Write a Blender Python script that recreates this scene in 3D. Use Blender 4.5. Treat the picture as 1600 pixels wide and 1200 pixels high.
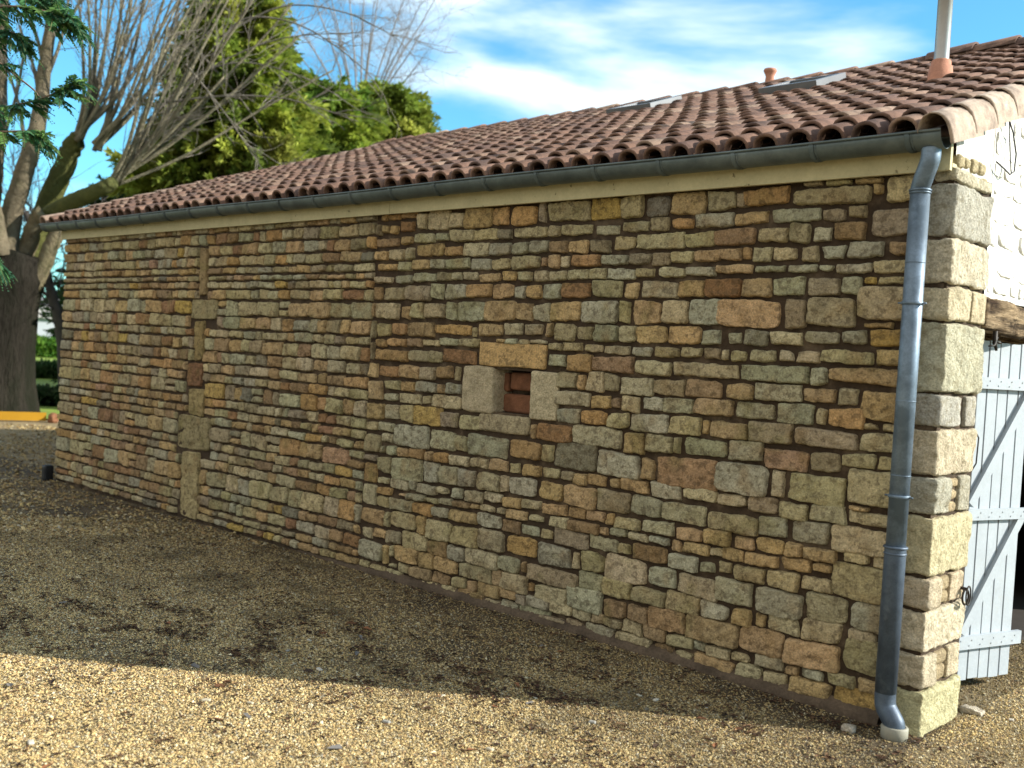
import bpy, math, random
import numpy as np
from mathutils import Vector, Matrix

for o in list(bpy.data.objects): bpy.data.objects.remove(o)
SC = bpy.context.scene
COL = SC.collection
RAD = math.radians

# ---------------------------------------------------------------- camera
CAM = np.array([1.955, -4.971, 1.65])
cR = np.array([0.72124786, 0.69011969, 0.05946711])
cU = np.array([-0.0611396, -0.02208967, 0.99788476])
cF = np.array([-0.68997353, 0.72335805, -0.02626151])
cam = bpy.data.cameras.new('camera'); camo = bpy.data.objects.new('camera', cam); COL.objects.link(camo)
cam.sensor_width = 36; cam.lens = 36.969; cam.clip_start = 0.05; cam.clip_end = 2000
camo.matrix_world = Matrix(((cR[0], cU[0], -cF[0], CAM[0]), (cR[1], cU[1], -cF[1], CAM[1]), (cR[2], cU[2], -cF[2], CAM[2]), (0, 0, 0, 1)))
cam.dof.use_dof = True; cam.dof.focus_distance = 6.2; cam.dof.aperture_fstop = 2.1
SC.camera = camo

# ---------------------------------------------------------------- light
SUN_EL = RAD(27); SUN_AZ = (0.79, 0.613)             # horizontal direction towards the sun
sdir = Vector((SUN_AZ[0]*math.cos(SUN_EL), SUN_AZ[1]*math.cos(SUN_EL), math.sin(SUN_EL))).normalized()
sl = bpy.data.lights.new('sun', 'SUN'); sl.energy = 5.0; sl.angle = RAD(0.55); sl.color = (1.0, 0.94, 0.84)
so = bpy.data.objects.new('sun', sl); COL.objects.link(so); so.rotation_euler = sdir.to_track_quat('Z', 'Y').to_euler()
so.location = (20, 15, 20)
SC.view_settings.view_transform = 'Standard'; SC.view_settings.look = 'None'; SC.view_settings.gamma = 1
SC.view_settings.exposure = 1.0

W = bpy.data.worlds.new('World'); SC.world = W; W.use_nodes = True
nt = W.node_tree; nt.nodes.clear()
N = nt.nodes.new; LK = nt.links.new
wo = N('ShaderNodeOutputWorld'); bg = N('ShaderNodeBackground'); sky = N('ShaderNodeTexSky')
sky.sky_type = 'NISHITA'; sky.sun_disc = False; sky.sun_elevation = SUN_EL
sky.sun_rotation = math.atan2(SUN_AZ[0], SUN_AZ[1]); sky.air_density = 1.0; sky.dust_density = 0.3; sky.ozone_density = 2.0
tc = N('ShaderNodeTexCoord'); mp = N('ShaderNodeMapping'); mp.inputs['Scale'].default_value = (1.0, 1.0, 2.6)
mp.inputs['Location'].default_value = (0.0, 0.8, 0.5)
mp.inputs['Rotation'].default_value = (0.25, -0.25, 0.3)
n1 = N('ShaderNodeTexNoise'); n1.inputs['Scale'].default_value = 2.1; n1.inputs['Detail'].default_value = 7; n1.inputs['Roughness'].default_value = 0.5
n1.inputs['Distortion'].default_value = 0.35
cr = N('ShaderNodeValToRGB'); cr.color_ramp.elements[0].position = 0.49; cr.color_ramp.elements[1].position = 0.69
cr.color_ramp.interpolation = 'EASE'
mix = N('ShaderNodeMixRGB'); tint = N('ShaderNodeMixRGB'); tint.blend_type = 'MULTIPLY'; tint.inputs[0].default_value = 1
tint.inputs[2].default_value = (0.62, 1.27, 1.42, 1)
LK(tc.outputs['Generated'], mp.inputs[0]); LK(mp.outputs[0], n1.inputs['Vector']); LK(n1.outputs['Fac'], cr.inputs[0])
LK(sky.outputs[0], tint.inputs[1]); LK(cr.outputs[0], mix.inputs[0]); LK(tint.outputs[0], mix.inputs[1])
mix.inputs[2].default_value = (8.6, 9.1, 8.9, 1)
# unseen warm white cloud added behind the camera to brighten the shaded wall
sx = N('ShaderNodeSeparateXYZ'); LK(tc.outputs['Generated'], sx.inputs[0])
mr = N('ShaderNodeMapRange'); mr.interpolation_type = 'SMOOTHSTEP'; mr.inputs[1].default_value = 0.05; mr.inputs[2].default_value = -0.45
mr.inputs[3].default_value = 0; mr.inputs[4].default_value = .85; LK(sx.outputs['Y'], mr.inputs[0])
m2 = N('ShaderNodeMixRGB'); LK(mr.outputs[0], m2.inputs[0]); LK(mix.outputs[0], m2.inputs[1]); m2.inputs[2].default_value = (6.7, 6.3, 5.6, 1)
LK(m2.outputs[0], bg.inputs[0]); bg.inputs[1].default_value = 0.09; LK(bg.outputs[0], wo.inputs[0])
SC.cycles.max_bounces = 6

# ---------------------------------------------------------------- numpy noise
RNG = np.random.RandomState(7)
_T = RNG.rand(4096)
def _h(i, j, k): return _T[(i*73856093 ^ j*19349663 ^ k*83492791) & 4095]
def vnoise(x, y, z):
    xi = np.floor(x).astype(np.int64); yi = np.floor(y).astype(np.int64); zi = np.floor(z).astype(np.int64)
    fx = x-xi; fy = y-yi; fz = z-zi
    fx = fx*fx*(3-2*fx); fy = fy*fy*(3-2*fy); fz = fz*fz*(3-2*fz)
    r = 0
    for a in (0, 1):
        for b in (0, 1):
            for c in (0, 1):
                w = (fx if a else 1-fx)*(fy if b else 1-fy)*(fz if c else 1-fz)
                r = r+w*_h(xi+a, yi+b, zi+c)
    return r*2-1
def fbm(x, y, z, o=3):
    r = 0; a = 1; s = 0
    for i in range(o):
        r = r+a*vnoise(x*2**i+17.3*i, y*2**i+5.1*i, z*2**i+9.7*i); s += a; a *= .5
    return r/s
def at(px, py, D):                                    # a world point seen at a photo pixel, at depth D metres
    return CAM+D*(cF+cR*(px-800)/1643.06-cU*(py-600)/1643.06)

# ---------------------------------------------------------------- object helpers
def tag(o, label=None, cat=None, group=None, kind=None):
    if label: o['label'] = label
    if cat: o['category'] = cat
    if group: o['group'] = group
    if kind: o['kind'] = kind
    return o
def empty(name, loc, label, cat, group=None):
    o = bpy.data.objects.new(name, None); COL.objects.link(o); o.location = loc; o.empty_display_size = .2
    return tag(o, label, cat, group)
def origin(parent):
    p = np.zeros(3)
    while parent is not None: p = p+np.array(parent.location); parent = parent.parent
    return p
def link(name, V, faces, mat, parent=None, col=None, smooth=True, loc=None):
    """one mesh object; V Nx3 in world space, faces list of arrays (quads / tris)"""
    V = np.asarray(V, np.float64)
    o0 = origin(parent) if parent is not None else (np.zeros(3) if loc is None else np.array(loc, float))
    me = bpy.data.meshes.new(name)
    if isinstance(faces, np.ndarray): faces = [faces]
    faces = [np.asarray(f) for f in faces if len(f)]
    nl = sum(f.size for f in faces); nf = sum(len(f) for f in faces)
    me.vertices.add(len(V)); me.vertices.foreach_set('co', (V-o0).astype(np.float32).ravel())
    me.loops.add(nl); me.loops.foreach_set('vertex_index', np.concatenate([f.ravel() for f in faces]).astype(np.int32))
    me.polygons.add(nf)
    tot = np.concatenate([np.full(len(f), f.shape[1]) for f in faces]); st = np.concatenate([[0], np.cumsum(tot)[:-1]])
    me.polygons.foreach_set('loop_start', st.astype(np.int32)); me.polygons.foreach_set('loop_total', tot.astype(np.int32))
    me.polygons.foreach_set('use_smooth', np.full(nf, smooth))
    me.update(calc_edges=True)
    if col is not None:
        a = me.color_attributes.new('Col', 'FLOAT_COLOR', 'POINT')
        c = np.ones((len(V), 4), np.float32); c[:, :3] = col
        a.data.foreach_set('color', c.ravel())
    me.materials.append(mat)
    o = bpy.data.objects.new(name, me); COL.objects.link(o)
    if parent is not None: o.parent = parent
    elif loc is not None: o.location = loc
    return o
class MB:
    def __init__(s): s.V = []; s.Q = []; s.T = []; s.C = []; s.n = 0
    def add(s, V, Q=None, T=None, col=None):
        V = np.asarray(V, float)
        s.V.append(V)
        if Q is not None and len(Q): s.Q.append(np.asarray(Q)+s.n)
        if T is not None and len(T): s.T.append(np.asarray(T)+s.n)
        c = np.ones((len(V), 3))*(np.array(col) if col is not None else np.array((.5, .5, .5)))
        s.C.append(c); s.n += len(V)
    def box(s, x0, x1, y0, y1, z0, z1, col=None):
        V = [(x, y, z) for x in (x0, x1) for y in (y0, y1) for z in (z0, z1)]
        s.add(V, [(0, 1, 3, 2), (4, 6, 7, 5), (0, 4, 5, 1), (2, 3, 7, 6), (0, 2, 6, 4), (1, 5, 7, 3)], col=col)
    def obox(s, o, ex, ey, ez, lx, ly, lz, col=None):   # oriented box: corner o, unit axes, lengths
        o = np.array(o, float); ex, ey, ez = [np.array(v, float) for v in (ex, ey, ez)]
        V = [o+ex*a*lx+ey*b*ly+ez*c*lz for a in (0, 1) for b in (0, 1) for c in (0, 1)]
        s.add(V, [(0, 1, 3, 2), (4, 6, 7, 5), (0, 4, 5, 1), (2, 3, 7, 6), (0, 2, 6, 4), (1, 5, 7, 3)], col=col)
    def tube(s, P, R, n=10, cap=True, col=None):
        P = np.array(P, float); R = np.ones(len(P))*np.array(R, float)
        t = np.gradient(P, axis=0); t /= np.linalg.norm(t, axis=1)[:, None]+1e-12
        a = np.array((0, 0, 1.)) if abs(t[0][2]) < .9 else np.array((1., 0, 0))
        V = []
        for i in range(len(P)):
            b = np.cross(t[i], a); b /= np.linalg.norm(b); a = np.cross(b, t[i])
            th = np.arange(n)*2*math.pi/n
            V.append(P[i]+R[i]*(np.cos(th)[:, None]*a+np.sin(th)[:, None]*b))
        V = np.concatenate(V); m = len(P)
        i, j = np.meshgrid(np.arange(m-1), np.arange(n), indexing='ij'); i = i.ravel(); j = j.ravel(); k = (j+1) % n
        Q = np.stack([i*n+j, i*n+k, (i+1)*n+k, (i+1)*n+j], 1)
        T = []
        if cap:
            V = np.vstack([V, P[0], P[-1]]); c0 = m*n; c1 = c0+1
            T = [(c0, (q+1) % n, q) for q in range(n)]+[(c1, (m-1)*n+q, (m-1)*n+(q+1) % n) for q in range(n)]
        s.add(V, Q, T, col)
    def rock(s, x0, x1, y0, y1, z0, z1, res=.03, r=.012, amp=.004, col=None, seed=0):
        lo = np.array((x0, y0, z0), float); hi = np.array((x1, y1, z1), float); L = hi-lo; r = min(r, L.min()*.45)
        for ax in range(3):
            a, b = [(1, 2), (2, 0), (0, 1)][ax]
            def ls(q):
                m = max(2, int(L[q]/res)); g = np.linspace(r, L[q]-r, m)
                return np.concatenate([[0, r*.3, r*.65], g, [L[q]-r*.65, L[q]-r*.3, L[q]]])
            A, B = np.meshgrid(ls(a), ls(b), indexing='ij'); na, nb = A.shape
            i, j = np.meshgrid(np.arange(na-1), np.arange(nb-1), indexing='ij'); i = i.ravel(); j = j.ravel()
            for side in (0, 1):
                P = np.zeros((A.size, 3)); P[:, a] = A.ravel(); P[:, b] = B.ravel(); P[:, ax] = side*L[ax]
                C = np.clip(P, r, L-r); d = P-C; nn = np.linalg.norm(d, axis=1)[:, None]+1e-9; nrm = d/nn
                P = C+nrm*r+lo
                w = fbm(P[:, 0]*9+seed, P[:, 1]*9, P[:, 2]*9+seed, 2)*amp*1.4+fbm(P[:, 0]*38, P[:, 1]*38+seed, P[:, 2]*38, 3)*amp
                P = P+nrm*w[:, None]
                Q = np.stack([i*nb+j, (i+1)*nb+j, (i+1)*nb+j+1, i*nb+j+1], 1)
                s.add(P, Q if side else Q[:, ::-1], col=col)
    def build(s, name, mat, parent=None, smooth=True, usecol=True, loc=None):
        V = np.concatenate(s.V); F = []
        if s.Q: F.append(np.concatenate(s.Q))
        if s.T: F.append(np.concatenate(s.T))
        return link(name, V, F, mat, parent, np.concatenate(s.C) if usecol else None, smooth, loc)

# ---------------------------------------------------------------- materials
def mat(name, base=(.5, .5, .5), rough=.8, attr=False, var=.0, vscale=8., dark=None, dscale=3., dpos=(.5, .7), damt=.6,
        bump=.0, bscale=60., bdist=.01, metal=0., trans=0., fine=0., coat=0, spec=.3, mscale=(1, 1, 1)):
    m = bpy.data.materials.new(name); m.use_nodes = True; t = m.node_tree; b = t.nodes['Principled BSDF']
    A = t.nodes.new; K = t.links.new
    tc = A('ShaderNodeTexCoord')
    if attr:
        c = A('ShaderNodeAttribute'); c.attribute_name = 'Col'; out = c.outputs['Color']
    else:
        c = A('ShaderNodeRGB'); c.outputs[0].default_value = (*base, 1); out = c.outputs[0]
    def noise(sc, det=4, ro=.6, off=0.):
        mp = A('ShaderNodeMapping'); mp.inputs['Location'].default_value = (off, off*.7, off*1.3); mp.inputs['Scale'].default_value = mscale; K(tc.outputs['Object'], mp.inputs[0])
        n = A('ShaderNodeTexNoise'); n.inputs['Scale'].default_value = sc; n.inputs['Detail'].default_value = det; n.inputs['Roughness'].default_value = ro
        K(mp.outputs[0], n.inputs['Vector']); return n.outputs['Fac']
    def scale_by(out, nz, amt):
        r = A('ShaderNodeMapRange'); r.inputs[1].default_value = .25; r.inputs[2].default_value = .75
        r.inputs[3].default_value = 1-amt; r.inputs[4].default_value = 1+amt; K(nz, r.inputs[0])
        v = A('ShaderNodeVectorMath'); v.operation = 'SCALE'; K(out, v.inputs[0]); K(r.outputs[0], v.inputs['Scale']); return v.outputs[0]
    if var: out = scale_by(out, noise(vscale), var)
    if fine: out = scale_by(out, noise(vscale*9, 3, .7, 3.), fine)
    if dark is not None:
        r = A('ShaderNodeValToRGB'); r.color_ramp.elements[0].position = dpos[0]; r.color_ramp.elements[1].position = dpos[1]
        K(noise(dscale, 6, .65, 11.), r.inputs[0])
        mu = A('ShaderNodeMath'); mu.operation = 'MULTIPLY'; mu.inputs[1].default_value = damt; K(r.outputs[0], mu.inputs[0])
        x = A('ShaderNodeMixRGB'); x.inputs[2].default_value = (*dark, 1); K(mu.outputs[0], x.inputs[0]); K(out, x.inputs[1]); out = x.outputs[0]
    K(out, b.inputs['Base Color'])
    b.inputs['Roughness'].default_value = rough; b.inputs['Metallic'].default_value = metal
    b.inputs['Specular IOR Level'].default_value = spec
    if bump:
        bp = A('ShaderNodeBump'); bp.inputs['Strength'].default_value = bump; bp.inputs['Distance'].default_value = bdist
        K(noise(bscale, 6, .7, 5.), bp.inputs['Height']); K(bp.outputs[0], b.inputs['Normal'])
    if trans:
        o = t.nodes['Material Output']; tr = A('ShaderNodeBsdfTranslucent'); mx = A('ShaderNodeMixShader'); mx.inputs[0].default_value = trans
        K(out, tr.inputs[0]); K(b.outputs[0], mx.inputs[1]); K(tr.outputs[0], mx.inputs[2]); K(mx.outputs[0], o.inputs[0])
    return m
M = {}
def stone_mat(name, dark, damt, k=1.):
    """limestone: attribute colour, ochre and grey staining inside each stone, pitted bump"""
    m = mat(name, attr=True, rough=.95, var=.25, vscale=11, fine=.42, dark=dark, dscale=26, dpos=(.52, .60), damt=damt, bump=1., bscale=36, bdist=.035, spec=.12)
    return m
M['stone'] = stone_mat('wall_stone', (.085, .06, .035), .52)
M['quoin'] = stone_mat('quoin_stone', (.22, .18, .095), .42)
M['mortar'] = mat('mortar', (.05, .033, .02), .97, var=.35, vscale=9, fine=.25, dark=(.15, .11, .07), dscale=6, dpos=(.52, .66), damt=.7, bump=.9, bscale=70, bdist=.01)
M['lime'] = mat('lime_wash', (.74, .72, .66), .95, var=.1, vscale=10, dark=(.35, .3, .22), dscale=14, dpos=(.6, .72), damt=.5, bump=.9, bscale=40, bdist=.015)
M['brick'] = mat('brick', (.18, .08, .042), .95, var=.35, vscale=20, fine=.2, bump=.8, bscale=60)
M['plinth'] = mat('plinth', (.10, .072, .048), .97, var=.4, vscale=7, fine=.3, bump=1, bscale=50, bdist=.012)
M['tile'] = mat('clay_tile', attr=True, rough=.9, var=.3, vscale=16, fine=.25, dark=(.05, .035, .03), dscale=9, dpos=(.48, .7), damt=.6, bump=.5, bscale=90, bdist=.004)
M['zinc_old'] = mat('zinc_gutter', (.10, .125, .125), .5, var=.3, vscale=7, fine=.1, metal=.45, bump=.15, bscale=25, dark=(.2, .23, .23), dscale=5, damt=.4)
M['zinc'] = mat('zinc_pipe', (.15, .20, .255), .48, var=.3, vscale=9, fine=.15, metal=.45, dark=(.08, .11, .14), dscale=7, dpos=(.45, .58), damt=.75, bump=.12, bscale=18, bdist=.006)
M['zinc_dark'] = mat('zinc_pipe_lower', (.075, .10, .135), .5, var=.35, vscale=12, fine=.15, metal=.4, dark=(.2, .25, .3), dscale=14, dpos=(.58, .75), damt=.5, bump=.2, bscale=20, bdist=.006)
M['pvc'] = mat('grey_plastic', (.26, .25, .2), .55, var=.15, vscale=15, bump=.1)
M['fascia'] = mat('fascia_paint', (.47, .42, .245), .7, var=.12, vscale=6, fine=.08, dark=(.1, .08, .04), dscale=22, dpos=(.64, .68), damt=.8, bump=.25, bscale=30, bdist=.004)
M['wood'] = mat('old_oak', attr=True, rough=.95, var=.45, vscale=16, fine=.35, bump=1, bscale=40, bdist=.03, mscale=(1.2, .13, 1.2), dark=(.02, .013, .008), dscale=30, dpos=(.5, .62), damt=.85, spec=.1)
M['door'] = mat('door_paint', (.36, .40, .43), .6, var=.07, vscale=8, fine=.06, dark=(.35, .36, .33), dscale=11, dpos=(.6, .75), damt=.35, bump=.3, bscale=40, bdist=.004)
M['iron'] = mat('iron', (.035, .03, .025), .6, var=.3, vscale=30, metal=.5)
M['black'] = mat('black_rubber', (.012, .012, .014), .5)
M['dark'] = mat('dark_interior', (.03, .025, .02), .95, var=.2)
M['glass'] = mat('roof_glass', (.04, .06, .08), .08, spec=.6)
M['frame'] = mat('skylight_frame', (.16, .17, .18), .4, metal=.5, var=.1)
M['flue'] = mat('flue_metal', (.38, .37, .36), .4, metal=.8, var=.12, vscale=4)
M['terra'] = mat('terracotta', (.42, .2, .13), .85, var=.2, vscale=14, fine=.15, bump=.3)
M['gravel'] = mat('gravel_base', attr=True, rough=.97, var=.25, vscale=3, fine=.35, dark=(.05, .038, .026), dscale=2.3, dpos=(.5, .72), damt=.5, bump=1, bscale=120, bdist=.02)
M['pebble'] = mat('pebbles', attr=True, rough=.85)
M['leaf_dead'] = mat('dead_leaf', attr=True, rough=.9, spec=.05)
M['grass'] = mat('grass', attr=True, rough=.9, var=.3, vscale=2)
M['bark'] = mat('bark', attr=True, rough=.95, var=.3, vscale=5, fine=.2, dark=(.055, .065, .018), dscale=1.6, dpos=(.5, .66), damt=.55, bump=1, bscale=11, bdist=.1)
M['shaded_trunk_bark'] = mat('shaded_trunk_bark', attr=True, rough=.98, var=.4, vscale=3, fine=.35, dark=(.012, .014, .008), dscale=2.5, dpos=(.45, .6), damt=.7, bump=1, bscale=9, bdist=.12, spec=.1, mscale=(1, 1, .25))  # dark mottling over a bark colour that already holds the trunk's shade
M['twig'] = mat('twig', attr=True, rough=.9, var=.2, vscale=3)
M['needle'] = mat('needles', attr=True, rough=.75, trans=.45)
M['yellow'] = mat('yellow_paint', (.36, .19, .008), .6, var=.15, vscale=2, bump=.1)
M['wall_far'] = mat('far_render', (.27, .29, .32), .9, var=.05)
M['roof_far'] = mat('far_roof', (.26, .25, .25), .9, var=.1)

# ================================================================ SETTING: ground
def ground_z(x, y):
    return -.022+.012*fbm(x*.8, y*.8, 0*x, 2)
def gcol(x, y):
    n = fbm(x*1.3, y*1.3, x*0+3, 4)
    near = np.clip(1-(-y-.05)/1.7, 0, 1)**.8*(y < .3)*(x < .05)            # dirt at the wall foot, widened so the colour carries the wall's shade
    base = np.array((.27, .21, .115)); dirt_shade = np.array((.075, .053, .031))
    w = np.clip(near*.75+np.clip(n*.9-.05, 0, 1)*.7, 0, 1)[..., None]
    return base*(1-w)+dirt_shade*w
def axis(a, b, n0, n1, lo, hi):
    return np.unique(np.concatenate([np.linspace(a, lo, n0), np.linspace(lo, hi, n1), np.linspace(hi, b, n0)]))
gx = axis(-240, 120, 22, 200, -12, 6); gy = axis(-120, 260, 22, 160, -6, 6)
GX, GY = np.meshgrid(gx, gy, indexing='ij'); na, nb = GX.shape
I, J = np.meshgrid(np.arange(na-1), np.arange(nb-1), indexing='ij'); I = I.ravel(); J = J.ravel()
GQ = np.stack([I*nb+J, (I+1)*nb+J, (I+1)*nb+J+1, I*nb+J+1], 1)
x = GX.ravel(); y = GY.ravel()
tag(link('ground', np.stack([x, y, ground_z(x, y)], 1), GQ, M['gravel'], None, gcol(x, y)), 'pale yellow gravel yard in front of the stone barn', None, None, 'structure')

# lawn beyond the yellow edging, in the far left
def sheet(name, P, m, col, label, n=40, z=.02):
    P = [np.array(p, float) for p in P]
    u = np.linspace(0, 1, n); U, Vv = np.meshgrid(u, u, indexing='ij'); U = U.ravel()[:, None]; Vv = Vv.ravel()[:, None]
    X = P[0]*(1-U)*(1-Vv)+P[1]*U*(1-Vv)+P[2]*U*Vv+P[3]*(1-U)*Vv
    X[:, 2] = z+.03*fbm(X[:, 0], X[:, 1], X[:, 0]*0, 2)
    i, j = np.meshgrid(np.arange(n-1), np.arange(n-1), indexing='ij'); i = i.ravel(); j = j.ravel()
    return tag(link(name, X, np.stack([i*n+j, (i+1)*n+j, (i+1)*n+j+1, i*n+j+1], 1), m, None, col), label, None, None, 'structure')
sheet('lawn', [(-15.4, 9.7, 0), (-21.9, -12, 0), (-110, -40, 0), (-80, 90, 0)], M['grass'], (.17, .24, .035), 'bright grass beyond the yard')

# pebbles: one scatter nobody could count
def pebbles(n, seed, d0=3.2, d1=9.4, s0=.0034):
    r = np.random.RandomState(seed)
    D = d0+(r.rand(n)**1.25)*(d1-d0); s = r.uniform(-1, 1, n)*.68*D
    P = CAM[None, :2]+D[:, None]*np.array((-.69, .7234))/1+s[:, None]*np.array((.7212, .6901))
    ok = ~((P[:, 0] < .03) & (P[:, 0] > -9.7) & (P[:, 1] > -.035) & (P[:, 1] < .49)) & ~((P[:, 0] < -.3) & (P[:, 0] > -9.7) & (P[:, 1] > -.035)) & (P[:, 1] < 5.0)
    P = P[ok]; D = D[ok]; n = len(P)
    # thinner where dirt or litter covers the stones
    dens = .92-.62*np.clip(fbm(P[:, 0]*1.3, P[:, 1]*1.3, P[:, 0]*0+3, 4)*1.6, 0, 1)-.38*np.clip(1-(-P[:, 1])/.8, 0, 1)*(P[:, 1] < 0)
    dens = np.maximum(dens, .33); k = r.rand(n) < dens; P = P[k]; D = D[k]; n = len(P)
    wet_shade = 1-.38*np.clip(fbm(P[:, 0]*2.6, P[:, 1]*4.2, P[:, 0]*0+9, 4)*2.6-.12, 0, 1)*np.clip(1.25-(-P[:, 1]-.9)/1.1, .25, 1)*np.where(P[:, 0] > -7, 1, .6)
    wet_shade = wet_shade*(1-.45*np.clip(1-(-P[:, 1])/2.0, 0, 1)*(P[:, 0] < .05))  # also darkens pebble colour toward the wall, standing in for its shade
    s = s0*np.exp(r.normal(0, .32, n)); s = np.minimum(s, s0*3.3)*(1+.06*(D-4))
    O = np.array([(1, 0, 0), (0, 1, 0), (-1, 0, 0), (0, -1, 0), (0, 0, 1), (0, 0, -.6)], float)
    V = O[None]*s[:, None, None]*np.stack([1+r.rand(n)*.7, .7+r.rand(n)*.4, .55+r.rand(n)*.4], 1)[:, None, :]
    V = V*(1+.35*(r.rand(n, 6, 1)-.5))
    a = r.rand(n)*6.283; c, q = np.cos(a)[:, None], np.sin(a)[:, None]
    t = r.normal(0, .45, n)[:, None]
    X = V[..., 0]*c-V[..., 1]*q; Y = V[..., 0]*q+V[..., 1]*c; Z = V[..., 2]+X*t
    z = ground_z(P[:, 0], P[:, 1])+s*.25+r.rand(n)*.004
    V = np.stack([X+P[:, :1], Y+P[:, 1:], Z+z[:, None]], 2).reshape(-1, 3)
    T = np.array([(0, 1, 4), (1, 2, 4), (2, 3, 4), (3, 0, 4), (1, 0, 5), (2, 1, 5), (3, 2, 5), (0, 3, 5)])
    T = (T[None]+np.arange(n)[:, None, None]*6).reshape(-1, 3)
    pal = np.array([(.60, .47, .24), (.68, .56, .33), (.50, .37, .18), (.74, .68, .52), (.36, .24, .13), (.40, .38, .33), (.56, .38, .2), (.2, .15, .1)])
    ci = r.choice(8, n, p=[.27, .22, .19, .09, .09, .04, .05, .05])
    C = pal[ci]*(.60+.42*r.rand(n, 1))*(1.0, .955, .82)*wet_shade[:, None]; C = np.repeat(C, 6, 0)
    return V, T, C
V, T, C = pebbles(720000, 3)
V2, T2, C2 = pebbles(90000, 4, 8.6, 18, .0075)
V, T, C = np.vstack([V, V2]), np.vstack([T, T2+len(V)]), np.vstack([C, C2])
tag(link('gravel', V, T, M['pebble'], None, C, smooth=False), 'loose pale yellow pea gravel covering the yard', None, None, 'stuff')

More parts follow.
